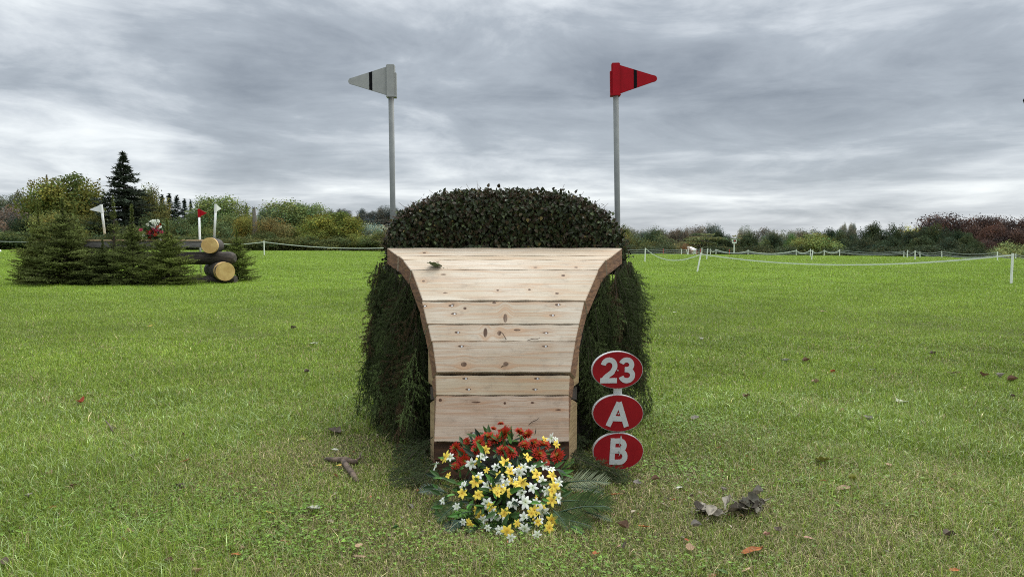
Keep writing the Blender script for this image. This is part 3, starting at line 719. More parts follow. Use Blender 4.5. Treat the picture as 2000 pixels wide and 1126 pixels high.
def mound_d(px, py):
    t = (py-825)/232.; u = (px-985)/165.
    return 3.64-.52*t-.10*math.sqrt(max(0, 1-u*u*.8))*math.sin(min(max(t, 0), 1)*math.pi)+.10*u*u
rf = random.Random(3)
def put_flower(name, meshes, zx, zy, zr, sc=1.0):
    px, py = ZP(zx, zy); d = mound_d(px, py); c = P(px, py, d)
    if c.z < .03: c = PG(px, py, .03); d = c.y
    out = (c-CTR).normalized()+Vector((rf.gauss(0, .42), -.65+rf.gauss(0, .25), .25+rf.gauss(0, .4))); out.normalize()
    o = obj(name, rf.choice(meshes), bq); r = zr/3.518*d/F*sc*rf.uniform(.85, 1.12)
    q = out.to_track_quat('Z', 'Y') @ Euler((0, 0, rf.uniform(0, 6.28))).to_quaternion()
    o.matrix_local = Matrix.LocRotScale(c-bq.location-out*r*.25, q, (r, r, r))
for f in FR: put_flower('red_flower', RED, *f, 1.36)
for f in FY: put_flower('yellow_flower', YEL, *f, 1.1)
rg = random.Random(44)
for k in range(30):
    zx, zy = rg.gauss(810, 190), rg.uniform(450, 900)
    if 520 < zx < 1230: put_flower(('yellow_flower', 'white_flower')[k % 2], (YEL, WHI)[k % 2], zx, zy, rg.uniform(28, 42), 1.0)
for f in FW: put_flower('white_flower', WHI, *f, 1.1)
def bq_leaves():
    r = np.random.default_rng(7); n = 560
    px = 985+r.normal(0, 62, n).clip(-135, 110); py = r.uniform(838, 1062, n); p = []; ok = []
    for a, b in zip(px, py):
        u = (a-985)/140.; lim = 832+95*u*u
        b = max(b, lim+r.uniform(0, 40)); v = P(a, b, mound_d(a, b)+abs(r.normal(.05, .05))); v.z = max(v.z, .015); p.append(v)
    p = np.array(p); out = nrm(p-np.array(CTR))+np.array([0, -.5, .35])+r.normal(0, .4, (n, 3))
    lo = nrm(p-np.array(CTR)+np.array([0, .1, -.15]))*.8+r.normal(0, .6, (n, 3))
    s = r.uniform(.035, .08, n); V, Fq = scatter(LEAF_V, LEAF_F, frames(lo, out), np.stack([s*.38, s, s*.6], -1), p)
    c = np.array([.035, .075, .018])*r.lognormal(0, .35, (n, 1)); b = r.random(n) < .28; c[b] = np.array([.075, .19, .035])*r.lognormal(0, .25, (b.sum(), 1)); b = r.random(n) < .2; c[b] = np.array([.02, .038, .022])
    obj('foliage', mesh_np('bouquet_foliage', V-np.array(bq.location), [Fq], np.repeat(c, 6, 0), [M['green']]), bq)
    # dark base that the stems stand in
    mb = MB(); seg = 20; rings = 6; V = []; cc = P(985, 985, 3.60)
    for i in range(rings+1):
        a = i/rings*math.pi/2
        for k in range(seg): t = 2*math.pi*k/seg; V.append((cc.x+.20*math.cos(a)*math.cos(t), 3.58+.16*math.cos(a)*math.sin(t), .01+.20*math.sin(a)))
    mb.add(V, [(i*seg+k, i*seg+(k+1) % seg, (i+1)*seg+(k+1) % seg, (i+1)*seg+k) for i in range(rings) for k in range(seg)]).build('base', M['core'], bq, smooth=True)
bq_leaves()
def frond(a, b, za, zb, col, nleaf=20, droop=.25, wl=.30, da=3.45, db=3.4, side_up=.2):
    pa = P(*ZP(*a), da); pb = P(*ZP(*b), db)
    if za is not None: pa.z = za
    if zb is not None: pb.z = zb
    pa.z = max(pa.z, .02); pb.z = max(pb.z, .012)
    L = (pb-pa).length; pts = [pa.lerp(pb, t)+Vector((0, 0, droop*L*math.sin(math.pi*t)*.6)) for t in np.linspace(0, 1, 9)]
    r = np.random.default_rng(int(abs(a[0]*7+b[1]))); p, lo, no, s = [], [], [], []
    ax = (pb-pa).normalized(); up = Vector((0, -.55, 1)); up = (up-ax*up.dot(ax)).normalized(); sd = ax.cross(up)
    for k in range(nleaf):
        t = .08+.9*k/nleaf; q = t*8; i = min(int(q), 7); c = pts[i].lerp(pts[i+1], q-i); l = L*wl*math.sin(math.pi*(.12+.80*t))**.7*r.uniform(.85, 1.1)
        for sg in (-1, 1):
            v = ax*.75+sd*sg*(1.0-.35*t)+up*(side_up+r.normal(0, .08)); p.append(c); lo.append(v); no.append(up+sd*sg*-.3); s.append((l*.055+.002, l, l*.2))
    p.append(pts[-1]-ax*.01); lo.append(ax); no.append(up); s.append((.006, L*.12, .01))
    V, Fq = scatter(LEAF_V, LEAF_F, frames(np.array(lo), np.array(no)), np.array(s), np.array(p))
    cc = np.array(col)*r.lognormal(0, .18, (len(p), 1)); me = mesh_np('palm_frond', V-np.array(bq.location), [Fq], np.repeat(cc, 6, 0), [M['green']])
    o = obj('palm_frond', me, bq)
    MB().tube(pts, [.0035]*5+[.0025]*4, 5).build('rib', M['frib'], o)
M['frib'] = simple('frond_rib', (.03, .07, .03), (.02, .05, .02), .6)
SIL, DK, LG = (.18, .205, .12), (.034, .062, .013), (.11, .24, .04)
frond((1215, 585), (1575, 570), None, None, SIL, 24, .1, .32)
frond((1300, 600), (1540, 640), None, None, (.12, .16, .12), 18, .1, .3, 3.5, 3.42)
frond((1225, 700), (1590, 745), None, None, DK, 26, .12, .42, 3.34, 3.28)
frond((1220, 800), (1570, 735), None, None, DK, 24, .10, .40, 3.28, 3.25)
frond((1220, 840), (1460, 925), None, None, DK, 22, .08, .42, 3.2, 3.14)
frond((1420, 770), (1600, 890), None, None, SIL, 14, .05, .26, 3.26, 3.2)
frond((1200, 760), (1300, 900), None, None, DK, 16, .12, .4, 3.2, 3.1)
frond((470, 640), (280, 632), None, None, (.11, .15, .12), 16, .15, .4, 3.45, 3.45)
frond((480, 690), (360, 790), None, None, DK, 16, .12, .42, 3.38, 3.35)
frond((570, 830), (470, 1000), None, None, (.018, .045, .03), 22, .05, .42, 3.2, 3.08)
frond((590, 700), (400, 910), None, None, DK, 20, .12, .36, 3.3, 3.2)
frond((680, 850), (620, 990), None, None, DK, 16, .05, .4, 3.15, 3.07)
frond((1240, 500), (1340, 425), None, None, LG, 12, .1, .4, 3.55, 3.52)
frond((1320, 900), (1400, 1010), None, None, LG, 10, .1, .4, 3.12, 3.06)
frond((560, 700), (490, 750), None, None, LG, 10, .1, .5, 3.3, 3.26)
frond((640, 770), (520, 810), None, None, LG, 12, .15, .5, 3.25, 3.2)
frond((740, 900), (880, 990), None, None, DK, 14, .05, .4, 3.12, 3.05)
frond((1050, 940), (960, 1000), None, None, DK, 12, .05, .4, 3.12, 3.05)

# ------------------------------------------------------------------ leaves, twigs and bark on the grass
def litter_mesh(seed, curl, fold, aspect, lobes=False):
    r = random.Random(seed); V, Fq = [], []; nu, nv = 8, 4
    for i in range(nu+1):
        t = i/nu; w = aspect*math.sin(math.pi*t**.8)**.75*(1+(.22*math.sin(t*19) if lobes else .06*math.sin(t*13+seed)))
        for j in range(nv+1):
            q = (j/nv-.5); x = q*w; y = t-.5
            z = abs(q)*fold*w*1.1+curl*(y*y)*.8+r.uniform(-.02, .02)+.03*math.sin(9*t+q*7)
            V.append((x, y*(1-abs(curl)*.3), z))
    for i in range(nu):
        for j in range(nv): a = i*(nv+1)+j; Fq.append((a, a+1, a+nv+2, a+nv+1))
    mb = MB().add(V, Fq); mb.tube([(0, -.5, .02), (.03, -.62, .02), (.02, -.78, .07)], [.015, .012, .01], 4)
    me = bpy.data.meshes.new('leaf'); me.from_pydata(mb.V, [], mb.F); me.polygons.foreach_set('use_smooth', [True]*len(mb.F))
    rr = np.random.default_rng(seed); c = np.ones((len(mb.V), 4), np.float32); c[:, :3] = rr.lognormal(0, .22, (len(mb.V), 1))
    at = me.color_attributes.new('Col', 'FLOAT_COLOR', 'POINT'); at.data.foreach_set('color', c.ravel()); me.materials.append(M['litter']); me.update(); return me
LM = {'flat': litter_mesh(1, .25, .25, .55), 'curl': litter_mesh(2, 1.3, .6, .7), 'fold': litter_mesh(3, .5, 1.1, .6), 'strip': litter_mesh(4, .4, .5, .2), 'lobed': litter_mesh(5, .5, .4, .8, True)}
LC = {'grey': (.20, .175, .15), 'brown': (.13, .075, .045), 'dark': (.105, .08, .06), 'orange': (.30, .10, .03), 'tan': (.34, .235, .145), 'pale': (.42, .42, .34), 'yellow': (.50, .34, .07), 'olive': (.20, .20, .04), 'green': (.04, .09, .025), 'red': (.30, .06, .03), 'pink': (.36, .20, .15)}
rl = random.Random(21)
def fallen(px, py, size, kind, col, label, zoff=.028, at=None):
    """size: width in photo pixels"""
    g = at if at is not None else PG(px, py, .02); d = g.y; s = size*d/F
    o = obj('fallen_leaf', LM[kind]); tag(o, label, 'leaf', 'fallen leaves')
    o.location = (g.x, g.y, g.z if at is not None else gz(g.x, g.y)+zoff); o.scale = (s*1.05, s*1.05, s*1.05)
    o.rotation_euler = (rl.uniform(-.1, .35), rl.uniform(-.3, .3), rl.uniform(.9, 2.2)*rl.choice((-1, 1)))
    c = LC[col]; k = rl.uniform(.85, 1.15); o.color = (c[0]*k, c[1]*k, c[2]*k, 1)
    return o
LEAVES = [
 (258, 893, 22, 'curl', 'grey', 'largest curled grey brown leaf among the grass left of the forked stick'),
 (284, 892, 13, 'curl', 'dark', 'small dark leaf just right of the largest curled grey brown leaf'),
 (356, 854, 14, 'fold', 'brown', 'folded brown leaf in the grass between the log jump and the forked stick'),
 (361, 903, 20, 'strip', 'red', 'narrow reddish leaf to the left of the forked stick'),
 (350, 956, 24, 'fold', 'dark', 'folded dark leaf below the narrow reddish leaf'),
 (94, 931, 22, 'fold', 'tan', 'folded tan leaf near the left edge of the grass, above the upright brown pair'),
 (143, 956, 22, 'curl', 'brown', 'upright curled brown leaf right of the grey leaf near the left edge'),
 (58, 976, 24, 'curl', 'grey', 'curled grey leaf near the left edge of the grass'),
 (103, 998, 17, 'flat', 'orange', 'small flat orange leaf below the upright curled brown leaf'),
 (304, 1005, 18, 'strip', 'tan', 'thin tan leaf standing in clover at the lower left'),
 (253, 1046, 19, 'fold', 'pink', 'pinkish folded leaf in clover at the lower left'),
 (313, 1045, 22, 'curl', 'brown', 'crumpled brown leaf in clover right of the pinkish one'),
 (462, 1084, 26, 'flat', 'orange', 'flat orange leaf under a tan curl at the bottom left'),
 (473, 1074, 16, 'fold', 'tan', 'pale tan curl lying on the flat orange leaf at the bottom left'),
 (14, 1108, 32, 'curl', 'dark', 'big dark shrivelled leaf in the bottom left corner'),
 (329, 1101, 20, 'fold', 'brown', 'folded brown leaf at the bottom edge left of the crumpled pale one'),
 (384, 1120, 30, 'curl', 'tan', 'crumpled pale leaf at the bottom edge of the grass on the left'),
 (663, 914, 15, 'flat', 'yellow', 'orange yellow leaf lying against the forked stick'),
 (528, 1007, 19, 'flat', 'yellow', 'clean yellow leaf alone on the grass below the forked stick'),
 (614, 1001, 30, 'lobed', 'pale', 'pale silvery leaf flat on the grass below the forked stick'),
 (702, 1076, 27, 'curl', 'tan', 'curled tan leaf at the bottom of the grass left of the flowers'),
 (704, 1092, 34, 'strip', 'tan', 'long tan strip leaf standing in front of the curled tan leaf'),
 (592, 861, 17, 'flat', 'olive', 'olive green leaf above and left of the forked stick'),
 (653, 843, 32, 'lobed', 'dark', 'dark ragged leaf patch beside the left spruce bundle'),
 (773, 1037, 15, 'fold', 'green', 'dark green leaf on the grass left of the palm fronds'),
 (507, 853, 12, 'flat', 'red', 'small red leaf between the log jump and the forked stick'),
 (654, 881, 14, 'flat', 'pale', 'small pale leaf just above the forked stick'),
 (742, 988, 10, 'flat', 'grey', 'small grey leaf between the forked stick and the flowers'),
 (238, 751, 14, 'curl', 'grey', 'small grey leaf in green grass below the spruces of the log jump'),
 (158, 788, 26, 'fold', 'red', 'rusty brown leaf in thick grass at the left'),
 (294, 636, 10, 'flat', 'yellow', 'tiny yellow leaf in the mown grass in front of the log jump'),
 (614, 671, 16, 'flat', 'pale', 'pale leaf on the grass left of the left spruce bundle'),
 (574, 644, 14, 'fold', 'dark', 'dark leaf on the grass left of the left spruce bundle'),
 (600, 728, 14, 'fold', 'dark', 'small dark leaf below the pale one left of the spruce bundle'),
 (661, 726, 12, 'flat', 'red', 'small red leaf close to the left spruce bundle'),
 (1216, 1027, 30, 'fold', 'brown', 'large folded brown leaf just right of the palm fronds'),
 (1258, 1028, 30, 'strip', 'orange', 'upright orange strip leaf right of the large folded brown leaf'),
 (1202, 966, 20, 'strip', 'orange', 'rust orange strip leaf beside the silver palm frond'),
 (1360, 1030, 26, 'fold', 'grey', 'grey leaf with pale underside left below the leafy twig'),
 (1381, 969, 13, 'flat', 'pale', 'cream leaf just above the left end of the leafy twig'),
 (1350, 971, 12, 'fold', 'dark', 'small dark leaf left of the cream leaf above the leafy twig'),
 (1412, 957, 22, 'curl', 'grey', 'crumpled grey leaf above the middle of the leafy twig'),
 (1327, 952, 15, 'flat', 'pale', 'pale green leaf between the lowest sign plate and the leafy twig'),
 (1280, 936, 20, 'fold', 'brown', 'brown and cream leaf on the grass right of the lowest sign plate'),
 (1244, 944, 20, 'lobed', 'grey', 'blue grey leaf under the right edge of the lowest sign plate'),
 (1520, 1041, 22, 'curl', 'dark', 'dark curled leaf at the right below the leafy twig'),
 (1497, 1050, 18, 'fold', 'pink', 'pinkish leaf left of the dark curled leaf below the leafy twig'),
 (1469, 1080, 46, 'flat', 'orange', 'biggest brown and orange leaf at the bottom right of the flowers'),
 (1348, 1074, 30, 'curl', 'tan', 'tan curled leaf in a tuft below the leafy twig'),
 (1457, 1115, 30, 'strip', 'tan', 'long tan strip leaf at the bottom edge of the grass'),
 (1341, 1055, 12, 'flat', 'red', 'small red leaf above the tan curled leaf in a tuft'),
 (1213, 1061, 22, 'strip', 'pink', 'pinkish leaf strips below the large folded brown leaf'),
 (1164, 1076, 18, 'flat', 'orange', 'orange leaf below the right palm fronds'),
 (1412, 1117, 28, 'flat', 'green', 'green leaf half buried in grass at the bottom edge'),
 (1696, 823, 26, 'curl', 'grey', 'shrivelled grey leaf in the grass at the right, below the pale white leaf'),
 (1609, 907, 36, 'lobed', 'olive', 'mottled yellow green leaf in the grass at the right'),
 (1648, 958, 28, 'flat', 'tan', 'bright tan leaf below the mottled yellow green leaf'),
 (1664, 942, 20, 'fold', 'olive', 'brownish olive leaf touching the bright tan leaf'),
 (1607, 943, 12, 'flat', 'red', 'small red brown leaf left of the bright tan leaf'),
 (1735, 913, 14, 'flat', 'tan', 'small tan leaf right of the mottled yellow green leaf'),
 (1855, 1049, 30, 'fold', 'dark', 'dark leaf in long grass at the lower right'),
 (1864, 1117, 20, 'flat', 'orange', 'orange leaf at the bottom edge on the far right'),
 (1578, 1055, 18, 'flat', 'pink', 'small pinkish leaf between the dark curled leaf and the bright tan leaf'),
 (1934, 887, 14, 'flat', 'orange', 'orange leaf in long grass near the right edge'),
 (1369, 666, 13, 'curl', 'pale', 'pale crumpled leaf on the mown grass right of the right spruce bundle'),
 (1567, 664, 13, 'flat', 'grey', 'blue grey leaf on the mown grass at the right'),
 (1534, 704, 19, 'lobed', 'pale', 'flat pale leaf left of a brown pair on the mown grass'),
 (1574, 706, 18, 'fold', 'brown', 'brown leaf right of the flat pale leaf on the mown grass'),
 (1626, 727, 14, 'fold', 'red', 'red brown leaf on the mown grass at the right'),
 (1704, 723, 14, 'flat', 'pale', 'pale leaf in a grass tuft right of the red brown leaf'),
 (1593, 748, 18, 'fold', 'tan', 'two toned tan leaf below the red brown leaf'),
 (1760, 787, 28, 'lobed', 'pale', 'large pale white leaf on the grass at the right'),
 (1358, 818, 19, 'lobed', 'grey', 'oval blue grey leaf in clover right of the middle sign plate'),
 (1457, 778, 22, 'fold', 'brown', 'brown leaf on clover right of the top sign plate'),
 (1821, 693, 15, 'fold', 'dark', 'small dark leaf on the mown grass above the brown leaf pile'),
 (1863, 733, 30, 'strip', 'brown', 'long brown leaf left of the brown leaf pile'),
 (1920, 739, 26, 'curl', 'brown', 'left leaf of the brown leaf pile near the right edge'),
 (1952, 739, 26, 'curl', 'grey', 'middle grey leaf of the brown leaf pile near the right edge'),
 (1978, 747, 22, 'fold', 'brown', 'right leaf of the brown leaf pile near the right edge'),
 (1977, 776, 12, 'fold', 'dark', 'small dark leaf below the brown leaf pile at the right edge'),
 (1643, 807, 18, 'fold', 'tan', 'tan leaf left of the shrivelled grey leaf'),
 (1318, 610, 9, 'flat', 'pale', 'tiny pale leaf on the grass beyond the right spruce bundle'),
 (1607, 610, 12, 'flat', 'tan', 'tiny tan leaf far out on the mown grass at the right'),
]
for l in LEAVES: fallen(*l)
# leaf resting on the ramp and needles of debris there
u, s_, d_ = uv_of(848, 523, ); lp = P(848, 524, d_)+Vector((0, -.01, .016))
lf = fallen(848, 523, 34, 'lobed', 'olive', 'olive green leaf with a stalk resting on the upper planks of the ramp', at=lp); lf.rotation_euler = (.25, .1, 1.5); lf.color = (.095, .115, .055, 1)
for (px, py, L, an, lab) in [(1042, 663, 26, .2, 'thin brown twig lying across the ramp planks, right of the pale knot'), (985, 657, 26, -.9, 'curled brown twig on the ramp planks beside the pale knot'), (985, 714, 18, .5, 'short dark twig on the middle plank of the ramp'), (1043, 822, 26, .6, 'thin stalk sticking up from the flowers against the lowest plank')]:
    u, s_, d_ = uv_of(px, py); c = P(px, py, d_)+Vector((0, -.012, .004)); r = L*d_/F/2; t = Vector((math.cos(an), .0, math.sin(an)))
    o = MB().tube([c-t*r, c-t*r*.3+Vector((0, -.003, .004)), c+t*r*.4+Vector((0, -.002, -.003)), c+t*r], [.0016, .0024, .002, .001], 5).build('twig', M['twig']); tag(o, lab, 'twig', 'twigs')
def stick(name, segs, label):
    mb = MB()
    for pts, ra in segs: mb.tube(pts, ra, 8)
    o = mb.build(name, M['deadstick'], smooth=True); tag(o, label, 'stick'); return o
M['deadstick'] = simple('fallen_stick', (.17, .12, .085), (.06, .042, .03), .9, 24, (1, 1, 1), .8)
G = lambda x, y, z: Vector((*PG(x, y)[:2], z))
stick('forked_stick', [([G(636, 906, .03), G(655, 909, .035), G(675, 909, .035), G(697, 912, .03)], [.012, .016, .018, .013]), ([G(670, 911, .035), G(680, 925, .034), G(690, 938, .032), G(698, 948, .022)], [.015, .017, .016, .010]), ([G(690, 912, .03), G(702, 904, .03), G(706, 898, .05)], [.008, .006, .003])], 'thick brown forked stick with cracked bark lying on the grass left of the ramp')
stick('twig', [([G(207, 835, .05), G(214, 841, .04), G(221, 849, .02)], [.004, .006, .004]), ([G(216, 842, .035), G(228, 844, .03)], [.004, .003])], 'small dark broken twig in thick grass below the log jump')
stick('twig', [([G(1940, 755, .02), G(1975, 757, .025), G(2015, 757, .02)], [.004, .004, .003])], 'thin dark twig lying by the brown leaf pile at the right edge')
# twig still carrying its dead leaves
lt = thing('leafy_twig', 'fallen twig with clusters of shrivelled grey leaves lying on the grass right of the flowers', 'twig', G(1430, 1000, 0))
tp = [G(1357, 1010, .02), G(1385, 1012, .025), G(1420, 1010, .03), G(1455, 1006, .035), G(1494, 1002, .03)]
MB().tube(tp, [.005, .006, .005, .004, .002], 6).build('stem', M['twig'], lt)
rt = random.Random(6)
for k in range(50):
    f = rt.choice([rt.uniform(.10, .32), rt.uniform(.5, 1.0), rt.uniform(.55, .95)])*4; i = min(int(f), 3); c = tp[i].lerp(tp[i+1], f-i)
    me = rt.choice([LM['fold'], LM['flat'], LM['strip'], LM['curl']]); o = obj('leaf', me, lt); s = rt.uniform(.055, .095)
    o.location = c-lt.location+Vector((rt.gauss(0, .022), rt.gauss(0, .028), abs(rt.gauss(.005, .022)))); o.scale = (s, s, s)
    o.rotation_euler = (rt.uniform(-.7, .7), rt.uniform(-.7, .7), rt.uniform(0, 6.28)); g = rt.uniform(.5, 1.25); cc = rt.choice([(.20, .185, .14), (.27, .24, .19), (.12, .10, .075)]); o.color = (cc[0]*g, cc[1]*g, cc[2]*g, 1)

# ------------------------------------------------------------------ conifers
def conifer_mesh(seed, h, rbase, whorl=.085, nper=9, droop=.25, twl=.3, nl=.05, nw=.012, spacing=.03, shape=1.0, up=.25, lean=0, bare=.0, lead=0):
    """returns (trunk mesh, needle mesh) of a spruce of height h standing on z = 0"""
    r = np.random.default_rng(seed); Vs, Fs, Cs = [], [], []; k0 = 0; tb = MB(); z = h*bare+.02*h
    ax = lambda zz: np.array([lean*math.sin(zz/h*2.0)*h*.05, 0, zz])
    tb.tube([tuple(ax(q*h)) for q in np.linspace(-.02, .99, 8)], [h*.014*(1-q)+.004*h/2 for q in np.linspace(0, 1, 8)], 7)
    Pp, Dd, Cc = [], [], []
    while z < h*.985:
        f = z/h; L0 = rbase*(1-f)**shape*(1-.25*max(0, .12-f)/.12)+.03*h*(1-f)*.3
        if lead: L0 = rbase*(max(0, 1-f/lead)**.62*(.88+.12*math.sin(f*17+seed))+.13*(1-f)+.02)
        m = max(4, int(nper*(1-.4*f))) if not (lead and f > lead) else 4
        a0 = r.uniform(0, 6.28)
        for k in range(m):
            a = a0+2*math.pi*k/m+r.normal(0, .2); L = L0*r.uniform(.5, 1.25)
            el = up*(.4+f*1.6)-.12+r.normal(0, .1); dirv = np.array([math.cos(a)*math.cos(el), math.sin(a)*math.cos(el), math.sin(el)])
            t = np.linspace(0, 1, 6)[:, None]; c = ax(max(.03, z+r.uniform(-1.1, 1.1)*whorl))+dirv*L*t+np.array([0, 0, -droop*L])*(t**1.6-.6*t**3)
            tb.tube([tuple(c[0]), tuple(c[3]), tuple(c[5])], [.006*h*(1-f)*.6+.0012*h, .002*h, .0006*h], 4, caps=False)
            sd = np.cross(dirv, [0, 0, 1.]); sd /= np.linalg.norm(sd)
            cb = r.lognormal(0, .25); nt_ = max(3, int(L/(twl*.42)))
            segs = [(c[0]+(c[5]-c[0])*.25, c[5], c)]
            for q in range(nt_):
                ff = .2+.75*q/nt_
                for sg in (-1, 1):
                    b0 = c[min(int(ff*5), 4)]+(c[min(int(ff*5)+1, 5)]-c[min(int(ff*5), 4)])*(ff*5-int(ff*5)); l = min(twl, L*.5)*(1-.55*ff)*r.uniform(.6, 1.2)
                    v = dirv*.75+sd*sg*.75+np.array([0, 0, r.normal(-.12, .15)]); b1 = b0+v/np.linalg.norm(v)*l; segs.append((b0, b1, None))
            for b0, b1, cur in segs:
                l = np.linalg.norm(b1-b0); m2 = max(3, int(l/spacing)); tt = r.random(m2)
                if cur is not None: i = np.minimum((tt*5).astype(int), 4); p = cur[i]+(cur[i+1]-cur[i])*(tt*5-i)[:, None]
                else: p = b0+(b1-b0)*tt[:, None]
                u = (b1-b0)/max(l, 1e-6); rd = r.normal(0, 1, (m2, 3)); rd[:, 2] += .3; rd = nrm(rd-u*(rd@u)[:, None])
                Pp.append(p); Dd.append(u*.7+rd*.75); Cc.append(np.full(m2, cb))
        z += whorl*(1-.35*f)*r.uniform(.8, 1.2)
    # leader
    m2 = int(.12*h/spacing*2); tt = r.uniform(.88, 1.0, m2); Pp.append(np.array([ax(q*h) for q in tt])); rd = r.normal(0, 1, (m2, 3)); rd[:, 2] = .8; Dd.append(nrm(rd)); Cc.append(np.ones(m2))
    p = np.concatenate(Pp); d = np.concatenate(Dd); c = np.concatenate(Cc)*r.lognormal(0, .2, len(p))
    V, Fq = scatter(NEED_V, NEED_F, frames(d, r.normal(0, 1, p.shape)), np.stack([nw*np.ones(len(p)), nl*r.uniform(.6, 1.2, len(p)), np.ones(len(p))], -1), p)
    cols = np.repeat(np.stack([c, c, c], -1), 3, 0)
    tm = bpy.data.meshes.new('trunk'); tm.from_pydata(tb.V, [], tb.F); tm.materials.append(M['bark']); tm.update()
    return tm, mesh_np('needles', V, [Fq], cols, [M['needle']])
def plant(name, label, cat, loc, meshes, partnames, scale, rot, color, group=None):
    root = thing(name, label, cat, loc, group); root.scale = scale; root.rotation_euler = (0, 0, rot)
    for me, pn in zip(meshes, partnames):
        o = bpy.data.objects.new(pn, me); COL.objects.link(o); o.parent = root; o.color = (*color, 1)
    return root
SP = [conifer_mesh(40, 2.0, .80, .070, 11, .12, .24, .042, .015, .0085, up=.5, lead=.80), conifer_mesh(41, 2.0, .66, .072, 10, .10, .2, .042, .015, .0085, up=.55, lead=.72), conifer_mesh(42, 2.0, .92, .068, 13, .14, .25, .042, .015, .0085, up=.5, lead=.76), conifer_mesh(43, 2.0, .46, .12, 6, .05, .2, .042, .016, .012, lean=1.2, up=.7)]
SPC = (.125, .150, .045)
def spruce(px, top, basey, wpx, proto, label, rot, hue=(1, 1, 1)):
    g = P(px, basey, PG(420, 555).y-.15+(552-basey)*.09); d = g.y; h = P(px, top, d).z*1.04; w = wpx*.92*d/F/2; rb = [.78, .62, .9, .42][proto]
    c = tuple(a*b for a, b in zip(SPC, hue))
    plant('cut_spruce', label, 'spruce tree', (g.x, g.y, 0), SP[proto], ('trunk', 'needles'), (w/rb, w/rb, h/2.0), rot, c, 'spruces dressing the log jump')
spruce(128, 393, 549, 190, 0, 'tallest and broadest dark spruce at the left half of the log jump', .3)
spruce(80, 398, 546, 110, 1, 'slender spruce leaning out at the left end of the log jump', 2.0, (1.2, 1.15, 1.0))
spruce(62, 470, 550, 84, 2, 'low spruce bush at the far left end of the log jump', 2.6, (1.15, 1.1, 1.0))
spruce(152, 404, 543, 100, 1, 'thin topped spruce between the broadest spruce and the white flag of the log jump', 4.0, (1.1, 1.05, .9))
spruce(215, 392, 546, 90, 3, 'sparse spruce with a long crooked leader beside the white flag of the log jump', 1.0, (.9, .9, .9))
spruce(203, 470, 549, 130, 2, 'low dark spruce filling the middle of the log jump', .4, (.8, .82, .85))
spruce(262, 408, 551, 136, 1, 'narrow pointed spruce just left of the flowers on the log jump', 3.0)
spruce(330, 432, 553, 142, 2, 'broad low spruce in front of the log ends', .9, (1.1, 1.1, .95))
spruce(464, 451, 532, 96, 0, 'single spruce standing clear at the right end of the log jump', 5.0, (1.15, 1.2, 1.0))

# ------------------------------------------------------------------ log jump on the left
JDn = PG(420, 555).y+.55
lj = thing('log_jump', 'stacked log jump with sawn yellow log ends and a planed top rail', 'jump', PG(380, 550))
m, n_, b_, o_ = newmat('sawn_log_face'); co = n_.add('ShaderNodeTexCoord').outputs['Object']
M['logface'] = simple('sawn_log_face', (.62, .42, .17), (.48, .30, .11), .8, 4, (1, 1, 1), .3)
def log_face(cx, cz):
    m, n, b, out = newmat('sawn_log_face'); co = n.add('ShaderNodeTexCoord').outputs['Object']; sp = n.add('ShaderNodeSeparateXYZ'); n.put(sp.inputs[0], co)
    dx = n.math('SUBTRACT', sp.outputs[0], cx); dz = n.math('SUBTRACT', sp.outputs[2], cz); rr = n.math('SQRT', n.math('ADD', n.math('MULTIPLY', dx, dx), n.math('MULTIPLY', dz, dz)))
    w = n.noise(co, 5, 3, .5); ring = n.math('SINE', n.math('MULTIPLY', n.math('ADD', rr, n.math('MULTIPLY', w, .06)), 150.))
    c = n.mix(n.maprange(ring, -1, 1, 0, .35), (.60, .43, .19), (.42, .27, .11))
    an = n.math('ARCTAN2', dz, dx); cv_ = n.add('ShaderNodeCombineXYZ'); n.put(cv_.inputs[0], n.math('ADD', an, n.math('MULTIPLY', w, .5))); n.put(cv_.inputs[1], n.math('MULTIPLY', rr, .8))
    crack = n.noise(cv_.outputs[0], 2.6, 2, .5); k = n.math('MULTIPLY', n.maprange(n.math('ABSOLUTE', n.math('SUBTRACT', crack, .5)), .004, .016, 1, 0), n.maprange(rr, .03, .2, .9, .35))
    c = n.mix(k, c, (.10, .06, .03)); c = n.mix(n.maprange(n.noise(co, 9, 5, .6), .55, .75, 0, .5), c, (.30, .20, .10))
    n.put(b.inputs['Base Color'], c); b.inputs['Roughness'].default_value = .85; return m
M['logbark'] = simple('weathered_log', (.075, .06, .048), (.028, .022, .018), .85, 3, (1, 6, 6), .6)
M['loggrey'] = simple('grey_rail', (.20, .19, .18), (.12, .11, .10), .8, 3, (1, 7, 7), .3)
M['railtop'] = simple('planed_rail_top', (.58, .44, .28), (.45, .32, .19), .8, 4, (1, 7, 7), .2)
def log(name, a, b, r0, r1, mats, n=22, taper_b=0, rings=7):
    mb = MB(); pts = [a.lerp(b, t) for t in np.linspace(0, 1, rings)]; ra = [r0+(r1-r0)*t for t in np.linspace(0, 1, rings)]
    if taper_b:
        e = (b-a).normalized(); pts = pts[:-1]+[b-e*r1*.9, b-e*r1*.45, b-e*r1*.12, b]; ra = ra[:-1]+[r1, r1*.90, r1*.70, r1*.52]
    mb.tube(pts, ra, n, 0, True, 1)
    return mb.build(name, mats, lj, smooth=False)
d0 = JDn
pr = lambda px, r, d: r*d/F
LB = [M['logbark'], M['logface']]
a, b = P(250, 547, d0+.35), P(461, 547, d0+.35); log('log', a, b, .15, .145, [M['logbark'], M['logbark']])
a, b = P(70, 503, d0+.45), P(460, 504, d0+.45); log('log', a, b, .17, .205, [M['logbark'], M['logbark']], taper_b=1)
a, b = P(440, 530, d0-.18), P(415, 526, d0+1.0)
log('log', a, b, .285, .26, [M['logbark'], M['logface']])
a, b = P(409, 479, d0-.12), P(423, 480, d0+1.0); log('log', a, b, .238, .23, LB)
